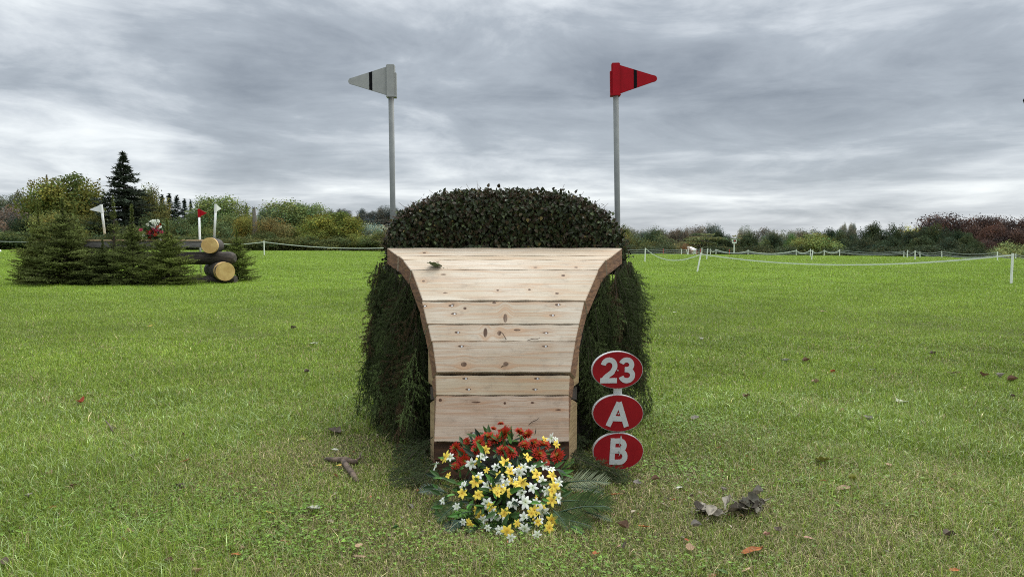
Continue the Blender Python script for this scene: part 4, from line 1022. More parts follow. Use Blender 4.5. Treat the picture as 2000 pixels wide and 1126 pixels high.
# end bands of lighter wood where the bark is cut back
for (px, py, r, px2, py2) in [(440, 530, .287, 436, 529.5), (409, 479, .240, 411, 479.2)]:
    a, b = P(px, py, d0-.17 if py > 500 else d0-.11), P(px2, py2, d0+.03); log('log_end', a, b, r, r+.003, [M['logface'], log_face((a-lj.location).x, (a-lj.location).z)])
for (dd, lab) in ((d0+.15, None), (d0+1.1, None)):
    x0, x1 = P(60, 473, dd).x, P(393, 473, dd).x; z = P(300, 474, dd).z; zt_ = P(300, 469, dd).z
    MB().box(((x0+x1)/2, dd+.2, z-.05), (x1-x0, .30, .20)).build('rail', M['loggrey'], lj, bevel=.02)
    MB().box(((x0+x1)/2, dd+.2, z+.075), (x1-x0-.02, .34, .045)).build('rail_top', M['railtop'], lj, bevel=.008)
x0 = P(388, 470, d0+.6).x
def small_flag(label, top, bot, d, side, mf, L, mpole, yaw=0., group='small flags on the log jump'):
    a = P(*top, d); b = P(*bot, d); root = thing('marker_flag', label, 'flag', b, group)
    MB().tube([b, a], .035, 10).build('pole', mpole, root, smooth=True)
    ax = (a-b).normalized(); rt_ = Vector((math.cos(yaw), math.sin(yaw), 0))*side; rt_ = (rt_-ax*rt_.dot(ax)).normalized(); nv = ax.cross(rt_)
    H_ = .23; tri = [(.03, .0), (L, -H_/2-.02), (L, -H_/2+.01), (.03, -H_)]; tri = [(.03, 0), (L, -H_*.45), (L, -H_*.55), (.03, -H_)]
    vs_ = [a+rt_*x+ax*z+nv*y for y in (-.008, .008) for x, z in tri]
    fl = MB().add(vs_, [(0, 1, 2, 3), (7, 6, 5, 4), (0, 4, 5, 1), (1, 5, 6, 2), (2, 6, 7, 3), (3, 7, 4, 0)])
    fl.build('flag', mf, root)
    MB().tube([a+ax*.015, a-ax*(H_+.02)], .043, 10).build('sleeve', mf, root)
small_flag('white triangular flag on a leaning white pole among the spruces of the log jump', (197.5, 400), (205, 458), d0+.5, -1, M['brightwhite'], .36, M['white'])
small_flag('red triangular flag on a white pole behind the log ends', (388.5, 409), (392.5, 532), d0+1.7, 1, M['flagred'], .24, M['white'])
small_flag('white flag seen edge on at the top of a white pole behind the log ends', (421.5, 399), (418.5, 474), d0+.75, 1, M['brightwhite'], .34, M['white'], 1.50)
# flowers on the rail
sf = thing('flower_arrangement', 'small bunch of white, pink and red flowers on the rail of the log jump', 'flowers', P(303, 466, d0+.3))
PINK = [mum_mesh('pink_flower', M['pinkp'], 33)]
def small_flowers():
    r = random.Random(9); V = []
    for k in range(64):
        t = r.random(); py = 431+35*t; px = 301+r.gauss(0, 1)*(4+11*t); dd = d0-.1+r.uniform(0, .35); c = P(px, py, dd)
        kind, ms = ('white_flower', WHI) if py < 444 and r.random() < .8 else (('red_flower', RED) if r.random() < .5 else (('pink_flower', PINK) if r.random() < .7 else ('white_flower', WHI)))
        o = obj(kind, r.choice(ms), sf); out = Vector((r.gauss(0, .5), -1, r.gauss(.4, .4))); s = r.uniform(.05, .085)
        o.matrix_local = Matrix.LocRotScale(c-sf.location, out.to_track_quat('Z', 'Y'), (s, s, s))
    rr = np.random.default_rng(3); m = 260; t = rr.random(m); px = 301+rr.normal(0, 1, m)*(4+12*t); p = np.array([P(a, b, d0+.1+c) for a, b, c in zip(px, 434+34*t, rr.uniform(-.1, .2, m))])
    s = rr.uniform(.07, .16, m); V, Fq = scatter(LEAF_V, LEAF_F, frames(rr.normal(0, 1, (m, 3)), rr.normal(0, 1, (m, 3))+[0, -1, .4]), np.stack([s*.5, s, s], -1), p)
    obj('foliage', mesh_np('small_foliage', V-np.array(sf.location), [Fq], np.repeat(np.array([.045, .08, .03])*rr.lognormal(0, .4, (m, 1)), 6, 0), [M['green']]), sf)
small_flowers()

# ------------------------------------------------------------------ posts and tapes
POSTN = {}
def post(key, top, base, label, group=None, mat='white', r=.036, name='fence_post', gy=None):
    b = PG(*base) if gy is None else P(base[0], base[1], gy); a = P(*top, b.y)
    o = MB().tube([b-Vector((0, 0, .1)), a], [r, r*.92], 8).build(name, M[mat], smooth=False); tag(o, label, 'post', group); POSTN[key] = (a, b); return o
FARG = 'posts of the far fence'
post('n1', (1260.5, 484), (1259.5, 510.5), 'upright white post at the left end of the sagging white tape')
post('n2', (1369.5, 493), (1361, 530.8), 'white post leaning to the right in the middle of the sagging white tape')
post('n3', (1978, 494.5), (1974.8, 554), 'nearest and tallest white post, by the right edge of the field')
post('m1', (1371, 483.6), (1370.7, 499), 'thin white post right behind the top of the leaning post', FARG)
post('m2', (1382.3, 485), (1380, 506.7), 'white post just right of the leaning post')
post('f1', (1331, 486), (1331, 496.8), 'small white post of the far fence below the orange shrub', FARG)
post('f2', (1341, 487), (1343, 497), 'tilted white post of the far fence, left of a closely paired one', FARG)
post('f3', (1344.5, 486), (1344, 496.8), 'upright white post of the far fence, right of a closely paired tilted one', FARG)
post('f4', (1387.5, 485.8), (1387.5, 496.4), 'left one of two short white posts between the leaning post and the notice board', FARG)
post('f5', (1398.7, 486.5), (1398.2, 496.6), 'right one of two short white posts between the leaning post and the notice board', FARG)
post('f6', (1461, 487), (1461, 496.8), 'white post of the far fence right of the notice board', FARG)
post('f7', (1555, 487), (1555, 497.8), 'white post of the far fence beyond the middle of the long tape', FARG)
post('f8', (1583.3, 486), (1582.3, 501), 'tall white post beside a tilted one on the right field', FARG)
post('f9', (1587.6, 488), (1584.7, 507.2), 'tilted white post in front of a tall upright one on the right field')
post('f10', (1609.8, 488), (1609.6, 499), 'white post before the rounded light olive tree', FARG)
post('f11', (1639.9, 487), (1639.9, 500), 'white post at the left foot of the dark pine belt', FARG)
post('f12', (1765.5, 490), (1765.2, 502.2), 'left one of three white posts under the dark pine belt', FARG)
post('f13', (1773, 488), (1771.7, 502.6), 'middle one of three white posts under the dark pine belt', FARG)
post('f14', (1787.4, 489), (1787, 507), 'right one and nearest of three white posts under the dark pine belt')
post('f15', (1796.6, 491), (1797, 502.4), 'short white post right of the three under the pine belt', FARG)
post('f16', (1839, 490), (1839.8, 503.2), 'lone white post below the dark copper domes', FARG)
post('f17', (1948, 491), (1948.2, 508.4), 'white post left of the nearest tall post at the right')
post('f18', (1984, 495), (1983.8, 505.3), 'short white post behind the nearest tall post at the right', FARG)
post('l1', (515.6, 470), (516.3, 498), 'white post left of the ramp holding a grey line before the poplars', None, 'white', .05)
post('r1', (1295.5, 485), (1295.3, 495.9), 'thin red stake between the upright post and the orange shrub', 'red stakes', 'redstake', .04, 'red_stake')
post('r2', (1361, 489.5), (1361, 496), 'short red stake left of the leaning post', 'red stakes', 'redstake', .05, 'red_stake')
post('r3', (1368, 485), (1368, 496), 'red stake directly behind the leaning post', 'red stakes', 'redstake', .05, 'red_stake')
post('r4', (1424.7, 487), (1424.7, 495.8), 'red stake just left of the notice board', 'red stakes', 'redstake', .04, 'red_stake')
def tape(a, b, sag, label, w=.045, mat='paletape', group=None, n=24, name='boundary_tape'):
    pts = [a.lerp(b, t)+Vector((0, 0, -4*sag*t*(1-t))) for t in np.linspace(0, 1, n+1)]
    mb = MB(); V = []
    for p in pts: V += [p+Vector((0, -.004, w/2)), p+Vector((0, .004, w/2)), p+Vector((0, .004, -w/2)), p+Vector((0, -.004, -w/2))]
    mb.add(V, [(i*4+k, i*4+(k+1) % 4, (i+1)*4+(k+1) % 4, (i+1)*4+k) for i in range(n) for k in range(4)])
    o = mb.build(name, M[mat]); tag(o, label, 'tape', group); return o
tp = lambda k, dz=-.05: POSTN[k][0]+Vector((0, 0, dz))
tape(tp('n1', -.02), tp('n2', -.06), .48, 'white tape sagging low between the upright post and the leaning post', .045)
tape(tp('n2', -.06), tp('n3', -.05), .37, 'long white tape sagging across the right field to the nearest tall post', .042)
def fartape(pxs, label, w=.07, mat='greytape', sag=.08, group='lines of the far fence'):
    """line through photo points lying on the far fence"""
    pts = [P(px, py, d) for px, py, d in pxs]; mb = MB(); n = 10; allp = []
    for p, q in zip(pts[:-1], pts[1:]): allp += [p.lerp(q, t)+Vector((0, 0, -4*sag*t*(1-t))) for t in np.linspace(0, 1, n, endpoint=False)]
    allp.append(pts[-1]); V = []
    for p in allp: V += [p+Vector((0, -.006, w/2)), p+Vector((0, .006, w/2)), p+Vector((0, .006, -w/2)), p+Vector((0, -.006, -w/2))]
    mb.add(V, [(i*4+k, i*4+(k+1) % 4, (i+1)*4+(k+1) % 4, (i+1)*4+k) for i in range(len(allp)-1) for k in range(4)])
    o = mb.build('fence_line', M[mat]); tag(o, label, 'line', group)
dR = lambda px: float(np.interp(px, [1200, 1400, 1600, 1800, 2000], [70, 67, 62, 55, 50]))
q = lambda L: [(x, y, dR(x)) for x, y in L]
fartape(q([(1195, 486), (1295, 486.5), (1331, 487), (1371, 486), (1388, 487)]), 'upper grey line of the far fence behind the upright post', .05)
fartape(q([(1195, 491), (1295, 490), (1331, 491), (1371, 490), (1388, 490)]), 'middle grey line of the far fence behind the upright post', .05)
fartape(q([(1195, 494), (1295, 493.5), (1331, 494), (1371, 493)]), 'lowest grey line of the far fence behind the upright post', .05)
fartape(q([(1388, 487), (1398, 486.8), (1461, 490), (1555, 489), (1583, 488), (1610, 489), (1640, 488)]), 'top pale line of the far fence in the middle of the right field', .06, 'paletape', .25)
fartape(q([(1388, 488), (1461, 492), (1555, 491), (1583, 491)]), 'second pale line of the far fence right of the notice board', .05, 'greytape', .2)
fartape(q([(1398, 489), (1461, 494), (1555, 494.5), (1610, 490), (1640, 492)]), 'lowest pale line of the far fence right of the notice board', .05, 'greytape', .15)
fartape(q([(1640, 488), (1765, 490.5), (1773, 489), (1787, 489.5), (1839, 491), (1948, 493), (1984, 496), (2040, 497)]), 'top grey line of the far fence under the dark pine belt', .05, 'greytape', .16)
fartape(q([(1640, 491), (1765, 492.5), (1787, 491), (1839, 495), (1948, 497), (1984, 499), (2040, 500)]), 'second grey line of the far fence under the dark pine belt', .05, 'greytape', .2)
fartape(q([(1640, 493), (1765, 495.5), (1797, 495), (1839, 498.5), (1948, 500), (2040, 503)]), 'lowest grey line of the far fence under the dark pine belt', .045, 'greytape', .15)
fartape(q([(1610, 489), (1640, 490.5)]), 'short grey line between the two posts left of the pine belt', .045, 'greytape', .1)
dl = POSTN['l1'][0].y
tape(tp('l1', -.1), P(765, 483.5, dl-3), .25, 'grey line from the white post to behind the left side of the ramp', .06, 'paletape')
tape(P(425, 475.5, dl+2), tp('l1', -.1), .12, 'grey line from the white post to behind the log ends', .06, 'paletape')
tape(P(-60, 467.5, dl+3), P(60, 472.5, dl+3), .06, 'grey line before the clipped hedge at the left edge', .07, 'greytape')
# notice board
nb = thing('notice_board', 'small white notice board with a red and black picture on a white post', 'sign', PG(1433.5, 496.2))
b0 = PG(1433.5, 496.2); zt1, zt0 = P(1433.5, 467, b0.y).z, P(1433.5, 475.3, b0.y).z; wv = 8*b0.y/F
MB().box((b0.x, b0.y, zt0/2+.1), (.085, .06, zt0+.1)).build('post', M['white'], nb)
bd = MB().box((b0.x, b0.y-.06, (zt0+zt1)/2), (wv, .04, zt1-zt0)).build('board', M['white'], nb)
MB().box((b0.x+.015, b0.y-.087, (zt0+zt1)/2+.05), (wv*.66, .012, (zt1-zt0)*.5)).build('picture', M['black'], bd)
MB().box((b0.x+.02, b0.y-.097, (zt0+zt1)/2+.05), (wv*.26, .008, (zt1-zt0)*.4)).build('red_mark', M['redstake'], bd)
# marker at the left edge, crate by the hedge
g0 = PG(0, 502); mkd = thing('field_marker', 'white rounded marker head on a short white stake at the left edge', 'marker', g0)
ct = P(-2, 490, g0.y); mbm = MB(); seg, rg = 16, 10
V = [(ct.x+.16*math.sin(math.pi*i/rg)*math.cos(2*math.pi*k/seg), ct.y+.16*math.sin(math.pi*i/rg)*math.sin(2*math.pi*k/seg), ct.z+.14*math.cos(math.pi*i/rg)) for i in range(rg+1) for k in range(seg)]
mbm.add(V, [(i*seg+k, i*seg+(k+1) % seg, (i+1)*seg+(k+1) % seg, (i+1)*seg+k) for i in range(rg) for k in range(seg)]).build('head', M['brightwhite'], mkd, smooth=True)
MB().tube([Vector((ct.x, ct.y, -.1)), ct-Vector((0, 0, .12))], .035, 8).build('stake', M['white'], mkd)
g0 = PG(44, 486.5); cr = thing('wooden_crate', 'pale slatted wooden crate at the foot of the clipped hedge', 'crate', g0)
M['crate'] = simple('pale_crate_wood', (.33, .25, .19), (.22, .165, .12), .85, 3, (1, 1, 8))
wv = 6.*g0.y/F; hh = P(44, 477.5, g0.y).z
for k, dx in enumerate((-.30, .36)): MB().box((g0.x+dx, g0.y, hh*(.5 if k == 0 else .42)), (wv, .6, hh*(1 if k == 0 else .84))).build('box', M['crate'], cr, bevel=.02)
for z in (.25, .55, .85): MB().box((g0.x-.30, g0.y-.32, hh*z), (wv*1.04, .03, .10)).build('slat', M['crate'], cr)
# bird at the right edge
bp = P(2001, 196, 40); bd = thing('bird', 'dark bird with bent wings flying at the right edge of the sky', 'bird', bp)
bmx = MB(); 
bmx.add([bp+Vector(v) for v in [(0, 0, 0), (-.05, -.05, .02), (-.10, 0, .0), (-.04, .06, .02), (.02, -.05, .26), (.10, 0, .30), (-.02, -.05, -.2), (.02, .03, -.24)]], [(0, 1, 2), (0, 2, 3), (1, 2, 4), (2, 5, 4), (3, 5, 2), (1, 6, 2), (2, 6, 7), (3, 2, 7)])
bmx.build('wings', M['black'], bd)
MB().tube([bp+Vector((-.08, 0, 0)), bp+Vector((0, 0, .01)), bp+Vector((.16, 0, .0)), bp+Vector((.30, 0, -.01))], [.012, .045, .05, .012], 8).build('body', M['black'], bd, smooth=True)

# ------------------------------------------------------------------ trees beyond the field
QL_V = np.array([(-.5, 0, 0), (-.1, .5, .06), (.5, .35, -.05), (.35, -.3, .04), (-.2, -.5, 0)]); QL_F = np.array([(0, 1, 2, 3)])
QL_V = np.array([(-.5, -.1, 0), (-.05, .5, .08), (.5, .15, -.06), (.05, -.5, .05)])
def broad_mesh(seed, form='round', ncl=60, cr=.26, nleaf=9000, leaf=.05, flat=1.0, lift=0., low=0., branchy=0):
    """crown of many leaf clumps; radius 1, height 2, standing on z = 0"""
    r = np.random.default_rng(seed); tb = MB()
    v = nrm(r.normal(0, 1, (ncl*3, 3))); rad = r.random(ncl*3)**.38; c = v*rad[:, None]
    if form == 'round': c = c*np.array([.82, .82, .80])+np.array([0, 0, 1.12])
    elif form == 'bush': c = c*np.array([.84, .84, .98])+np.array([0, 0, .86]); c[:, 2] = np.abs(c[:, 2])
    elif form == 'dome':
        zq = 1.78*r.random(ncl*3)**.75; k = np.sqrt(np.maximum(.02, 1-(zq/1.9)**2.6))*(.45+.55*r.random(ncl*3)**.5)*.82; a = r.uniform(0, 6.28, ncl*3); c = np.stack([k*np.cos(a), k*np.sin(a), zq+.06], -1)
    elif form == 'tall': c = c*np.array([.78, .78, .93])+np.array([0, 0, 1.0]); c[:, :2] *= (1.0-.35*np.abs(c[:, 2:3]-.8))
    elif form == 'cedar':
        lv = np.round(r.uniform(.3, 1.9, ncl*3)/.22)*.22; k = np.sqrt(np.maximum(0.05, 1-((lv-.75)/1.35)**2)); c = np.stack([c[:, 0]*k, c[:, 1]*k, lv+r.normal(0, .02, ncl*3)], -1)
    # drop some clumps at random to open gaps, bend the outline
    lump = 1+.16*np.sin(3*np.arctan2(c[:, 1], c[:, 0])+seed)*1+r.normal(0, .06, len(c)); c[:, :2] *= lump[:, None]
    c = c[c[:, 2] > low][:ncl]
    crs = cr*r.uniform(.6, 1.25, len(c)); tint = r.lognormal(0, .24, len(c)); warm = r.normal(0, .10, len(c))
    top = c[:, 2]+crs; s = 2/np.max(top); c[:, 2] *= s
    n_i = r.multinomial(nleaf, crs**2/np.sum(crs**2)); idx = np.repeat(np.arange(len(c)), n_i)
    d = nrm(r.normal(0, 1, (len(idx), 3))+np.array([0, 0, lift])); rr = np.clip(r.normal(.85, .22, len(idx)), .1, 1.35)
    p = c[idx]+d*(crs[idx]*rr)[:, None]*np.array([1.1, 1.1, flat]); p[:, 2] = np.maximum(p[:, 2], .01)
    no = d+r.normal(0, .55, d.shape)+np.array([0, 0, .35]); sz = leaf*r.uniform(.6, 1.35, len(idx))
    V, Fq = scatter(QL_V, QL_F if QL_F.max() < 4 else np.array([(0, 1, 2, 3)]), frames(r.normal(0, 1, d.shape), no), sz, p)
    t = tint[idx]*r.lognormal(0, .20, len(idx)); w = warm[idx]+r.normal(0, .06, len(idx)); C = np.stack([t*(1+w*1.3), t, t*(1-w)], -1)
    ht = .35 if form == 'bush' else 1.1
    tb.tube([(0, 0, -.15), (.01, 0, .3), (-.02, .02, .8), (0, 0, 1.3)], [.075, .055, .04, .012], 7)
    for k in range(min(16+branchy, len(c))):
        q = c[k]; z0 = min(.25+.5*r.random()*q[2], q[2]*.8); m_ = np.array([q[0]*.45, q[1]*.45, (z0+q[2])/2+.04]); tb.tube([(0, 0, z0), tuple(m_), tuple(q*np.array([.9, .9, .97]))], [.03, .017, .005], 5, caps=False)
    tm = bpy.data.meshes.new('trunk'); tm.from_pydata(tb.V, [], tb.F); tm.materials.append(M['bark']); tm.update()
    return tm, mesh_np('crown', V, [Fq], np.repeat(C, 4, 0), [M['crown']])
PROTO = {
 'oak': [broad_mesh(s, 'round', 120, .25, 20000, .050, low=.25, branchy=10) for s in (51, 52)],
 'round': [broad_mesh(s, 'round', 95, .30, 15000, .048, low=.05) for s in (61, 62, 63)],
 'dome': [broad_mesh(s, 'dome', 150, .25, 20000, .045, flat=1.3, lift=.5) for s in (71, 72, 73)],
 'bush': [broad_mesh(s, 'bush', 80, .30, 12000, .052) for s in (81, 82, 83)],
 'pine': [broad_mesh(s, 'tall', 110, .25, 15000, .045, flat=.9, lift=.5) for s in (91, 92, 93, 94)],
 'cedar': [broad_mesh(s, 'cedar', 90, .27, 11000, .05, flat=.22, lift=.4) for s in (101,)],
 'airy': [broad_mesh(s, 'round', 60, .24, 8000, .05, low=.2, branchy=14) for s in (111, 112)],
}
FIR = [conifer_mesh(120, 2.0, .62, .085, 12, .32, .24, .065, .024, .013, shape=.9, bare=.02), conifer_mesh(121, 2.0, .46, .11, 10, .24, .2, .065, .024, .014, shape=.85)]
tcount = {}
rtree = random.Random(77)
def tree(kind, cx, top, w, d, col, label, group=None, name=None, cat='tree', i=None, minh=0):
    """cx, top, w: crown centre, top row and width in photo pixels; d: distance"""
    p = P(cx, top, d); zb_ = gz(p.x, d)-.15; h = p.z-zb_; rx = w*(1.45 if cx > 1200 else 1.2)*d/F/2; h *= 1.0 if kind == 'fir' or cx > 800 else (.99 if kind == 'dome' else 1.07); h *= 1.06 if cx > 1200 else 1; ps = FIR if kind == 'fir' else PROTO[kind]
    k = tcount.get(kind, 0) if i is None else i; tcount[kind] = k+1
    me = ps[k % len(ps)]; rb = {0: .58, 1: .40}[k % 2] if kind == 'fir' else 1.05
    col = tuple(v*(1.95 if cx > 1200 else 1.8) for v in col)
    root = plant(name or {'fir': 'conifer_tree', 'pine': 'pine_tree', 'bush': 'shrub'}.get(kind, 'tree'), label, cat, (p.x, d, zb_), me, ('trunk', 'needles' if kind == 'fir' else 'crown'), (rx/rb, rx/rb, h/2.0), rtree.uniform(0, 6.28), col, group)
    return root
OLIVE, GRN, DKG, MID = (.080, .086, .022), (.066, .086, .026), (.024, .034, .016), (.060, .074, .030)
FARG_, PALE, GOLD, COP, BRN = (.075, .085, .062), (.16, .175, .115), (.135, .105, .028), (.046, .029, .024), (.10, .075, .058)
HILL = 'distant trees on the rise'
# left: far rise behind, its haze painted in as greyer crown colours
for (cx, top, w, k) in [(-20, 380, 70, 'round'), (8, 392, 60, 'round'), (42, 378, 56, 'airy'), (62, 388, 40, 'round')]: tree(k, cx, top, w, 230, (.07, .078, .046), 'haze greyed green tree far behind at the left edge of the skyline', 'distant trees at the left edge')
for (cx, top, w, k) in [(645, 411, 26, 'airy'), (668, 409, 34, 'airy'), (708, 408, 28, 'airy'), (728, 413, 30, 'airy'), (750, 403, 32, 'round'), (772, 405, 40, 'airy'), (690, 424, 60, 'round'), (735, 428, 60, 'round'), (640, 428, 50, 'round'), (790, 425, 60, 'round')]: tree(k, cx, top, w, 330, (.066, .07, .058), 'haze greyed distant tree on the rise behind the pale willow', HILL)
tree('oak', 132, 346, 138, 122, OLIVE, 'large olive brown oak left of the tall dark conifer', i=0)
o = MB().tube([P(92, 420, 124), P(91.5, 380, 124), P(91, 341, 124)], [.45, .3, .12], 7).build('dead_trunk', M['deadwood']); tag(o, 'bare dead stem poking out of the top of the large olive brown oak', 'tree')
tree('fir', 240, 305, 132, 116, (.020, .026, .017), 'tallest dark conifer standing above all the other trees', i=0)
tree('oak', 290, 368, 70, 128, (.082, .085, .03), 'thin olive tree at the right flank of the tallest conifer', i=1)
tree('round', 50, 425, 60, 112, DKG, 'dark green yew behind the left end of the log jump')
tree('airy', 30, 405, 76, 140, (.13, .105, .085), 'pinkish brown bare looking tree at the left edge')
tree('round', 100, 415, 90, 112, (.10, .10, .03), 'yellow olive tree low in front of the large oak')
tree('round', 185, 420, 90, 114, (.07, .075, .025), 'green tree low between the large oak and the tallest conifer')
tree('bush', 4, 448, 110, 106, (.045, .06, .022), 'clipped dark green hedge bush at the left edge of the field', None, 'hedge_bush', 'hedge')
tree('bush', 60, 452, 70, 106, (.042, .055, .022), 'dark green hedge bush behind the wooden crate', None, 'hedge_bush', 'hedge')
for (cx, top, w) in [(316, 384, 30), (330, 382, 32), (345, 385, 34), (360, 392, 26)]: tree('fir', cx, top, w*1.5, 165, (.026, .036, .026), 'dark conifer in the clump between the tallest conifer and the poplar by the red flag', 'conifer clump', i=1)
tree('fir', 372, 393, 26, 170, (.03, .04, .03), 'small dark conifer peeping out left of the poplar by the red flag', i=1)
tree('dome', 424, 386, 118, 128, (.085, .108, .034), 'tall light green poplar behind the red and white flags of the log jump')
tree('dome', 385, 412, 60, 122, (.064, .082, .03), 'green tree left of the red flag of the log jump')
tree('bush', 350, 428, 70, 112, MID, 'green shrub just behind the flowers of the log jump')
tree('bush', 300, 420, 70, 113, (.05, .06, .022), 'dark shrub under the tallest conifer on its right')
tree('bush', 245, 440, 60, 110, (.045, .052, .024), 'dark shrub under the tallest conifer on its left')
tree('round', 452, 418, 70, 118, (.07, .086, .03), 'rounded green tree filling in right of the tall poplar by the flags')
tree('bush', 445, 435, 66, 112, (.062, .076, .03), 'green shrub behind the single spruce at the log ends')
tree('bush', 395, 440, 56, 110, (.075, .09, .028), 'yellow green shrub behind the pole of the red flag')
tree('fir', 481, 401, 32, 150, (.022, .03, .024), 'dark pointed conifer above the golden tree', i=1)
tree('fir', 494, 407, 18, 152, (.026, .034, .027), 'thin dark conifer right behind the dead trunk', i=1)
tree('round', 483, 419, 46, 110, (.115, .108, .028), 'golden leaved tree left of the dead trunk')
o = MB().tube([P(498.5, 474, 108.5), P(498, 440, 108.5), P(496.5, 418, 108.5), P(497, 404, 108.5)], [.42, .34, .26, .1], 8).build('dead_trunk', M['deadwood']); tag(o, 'bare grey dead trunk between the golden tree and the orange tinged shrub', 'tree')
tree('bush', 528, 424, 78, 109, (.105, .090, .036), 'orange tinged shrub right of the dead trunk')
tree('bush', 510, 450, 60, 106, (.05, .058, .02), 'dark shrub at the foot of the dead trunk')
tree('dome', 556, 395, 124, 138, (.088, .11, .038), 'large rounded poplar with pale upper leaves, left of two merged ones')
tree('dome', 603, 400, 92, 140, (.080, .105, .036), 'large rounded poplar merged with a paler one on its left')
tree('dome', 525, 408, 60, 135, (.10, .12, .06), 'pale silvery poplar behind the orange tinged shrub')
tree('bush', 575, 440, 90, 112, (.062, .076, .026), 'green shrub below the merged poplars')
tree('oak', 656, 417, 116, 104, (.092, .100, .022), 'spreading yellow olive oak near the field edge', i=0)
tree('round', 625, 445, 70, 100, (.105, .11, .025), 'yellow green tree at the left foot of the spreading oak')
tree('round', 722, 437, 66, 108, (.19, .20, .14), 'pale grey green willow left of the ramp')
tree('round', 690, 448, 50, 106, (.12, .135, .08), 'dull pale willow between the spreading oak and the brightest willow')
tree('bush', 745, 452, 50, 98, (.095, .10, .028), 'yellow green bush close to the left end of the brush hedge')
tree('bush', 700, 458, 60, 98, (.09, .095, .024), 'olive bush under the spreading oak on its right')
tree('airy', 755, 440, 60, 125, BRN, 'brown bare tree behind the pale willow')
for cx, lab in [(545, 'low green undergrowth below the orange tinged shrub'), (600, 'low green undergrowth below the merged poplars'), (650, 'low dark undergrowth below the spreading oak'), (735, 'low undergrowth by the field edge beside the ramp'), (470, 'low dark undergrowth left of the dead trunk'), (770, 'low undergrowth just behind the left of the brush hedge')]:
    tree('bush', cx, 462, 90, 97.5, (.055, .062, .022), lab, None, 'shrub', 'shrub')
for cx, lab in [(150, 'dark undergrowth behind the left half of the log jump'), (220, 'dark undergrowth below the tallest conifer'), (330, 'dark undergrowth behind the flowers of the log jump'), (400, 'dark undergrowth behind the log ends')]:
    tree('bush', cx, 460, 110, 104, (.045, .053, .022), lab, None, 'shrub', 'shrub')
# right: the ground falls away, only crowns show
for (cx, top, w, k) in [(1236, 447, 46, 'round'), (1262, 449, 46, 'round'), (1296, 450, 44, 'airy'), (1330, 452, 50, 'airy'), (1216, 452, 40, 'round')]: tree(k, cx, top, w, 190, (.072, .078, .05), 'dull grey green tree on the far skyline right of the ramp', 'skyline trees right of the ramp')  # greying of the far distance put into the crown colour
tree('round', 1276, 446, 44, 140, (.042, .056, .026), 'dark round tree in the middle of the gap between ramp and brown trees')
tree('bush', 1240, 462, 64, 100, (.065, .07, .026), 'olive bush just right of the brush hedge')
tree('bush', 1290, 462, 60, 102, (.05, .055, .024), 'dark olive bush behind the red stake')
for (cx, top, w) in [(1310, 452, 34), (1328, 449, 36), (1350, 446, 36)]: tree('airy', cx, top, w, 170, (.095, .08, .058), 'pinkish brown half bare tree left of the layered cedar', 'half bare trees', i=0)
tree('round', 1386, 437, 34, 175, (.082, .085, .062), 'tallest grey green tree above the layered cedar')
tree('airy', 1366, 444, 34, 180, (.10, .085, .07), 'brownish airy tree left of the tallest grey green tree')
tree('cedar', 1378, 452, 70, 105, (.070, .078, .036), 'wide cedar with flat layered branches behind the leaning post')
tree('bush', 1326, 472, 38, 92, (.12, .098, .042), 'orange leaved shrub left of the white marquee')
tree('bush', 1338, 474, 22, 91, (.125, .075, .042), 'small reddish shrub touching the white marquee')
tree('pine', 1404, 452, 36, 110, DKG, 'dark pine between the cedar and the notice board')
tree('round', 1454, 443, 24, 175, (.125, .125, .09), 'pale bushy tree on the skyline above the notice board')
tree('cedar', 1445, 455, 46, 108, (.095, .10, .05), 'light green cedar behind the notice board')
tree('pine', 1424, 460, 30, 108, (.03, .04, .02), 'narrow dark pine just left of the notice board')
tree('pine', 1462, 454, 44, 107, (.028, .038, .018), 'broad dark pine just right of the notice board')
tree('airy', 1495, 447, 40, 175, (.095, .09, .07), 'airy tree on the skyline right of the notice board')
tree('round', 1508, 452, 40, 150, (.07, .08, .05), 'grey green tree behind the pines of the middle right')
tree('pine', 1494, 466, 30, 104, (.10, .115, .045), 'yellowish young pine between two dark pines')
tree('pine', 1512, 460, 46, 104, (.026, .034, .018), 'dark pine right of the yellowish young pine')
tree('pine', 1545, 460, 40, 104, (.055, .085, .028), 'bright green pine in the middle of the right tree line')
tree('round', 1562, 447, 34, 170, (.09, .088, .065), 'grey brown rounded tree on the skyline behind the bright green pine')
tree('round', 1540, 452, 36, 160, (.085, .09, .05), 'dull tree on the skyline left of the grey brown rounded one')
tree('pine', 1574, 455, 36, 112, (.032, .045, .022), 'dark green pine left of the rounded light olive tree')
tree('pine', 1590, 450, 44, 118, (.034, .045, .024), 'dark pine directly behind the rounded light olive tree')
tree('round', 1598, 455, 74, 84, (.10, .115, .036), 'rounded light olive tree in front of the dark pine belt')
tree('dome', 1646, 444, 18, 190, (.125, .125, .095), 'pale dome shaped tree on the skyline, left one of two', None, 'dome_tree')
tree('dome', 1664, 442, 18, 190, (.125, .125, .095), 'pale dome shaped tree on the skyline, right one of two', None, 'dome_tree')
PB = 'dark pine belt'
BELT = [(1622, 449, 44, 108), (1640, 452, 44, 102), (1660, 455, 46, 98), (1680, 451, 44, 100), (1706, 438, 44, 104), (1724, 452, 46, 96), (1745, 440, 40, 104), (1763, 444, 40, 102), (1780, 452, 48, 94), (1805, 447, 44, 98), (1828, 440, 48, 96), (1850, 448, 50, 92), (1872, 452, 50, 90), (1894, 458, 46, 88), (1690, 466, 60, 90), (1740, 464, 64, 88), (1800, 464, 64, 84), (1850, 466, 60, 82), (1650, 468, 60, 92), (1905, 470, 40, 84)]
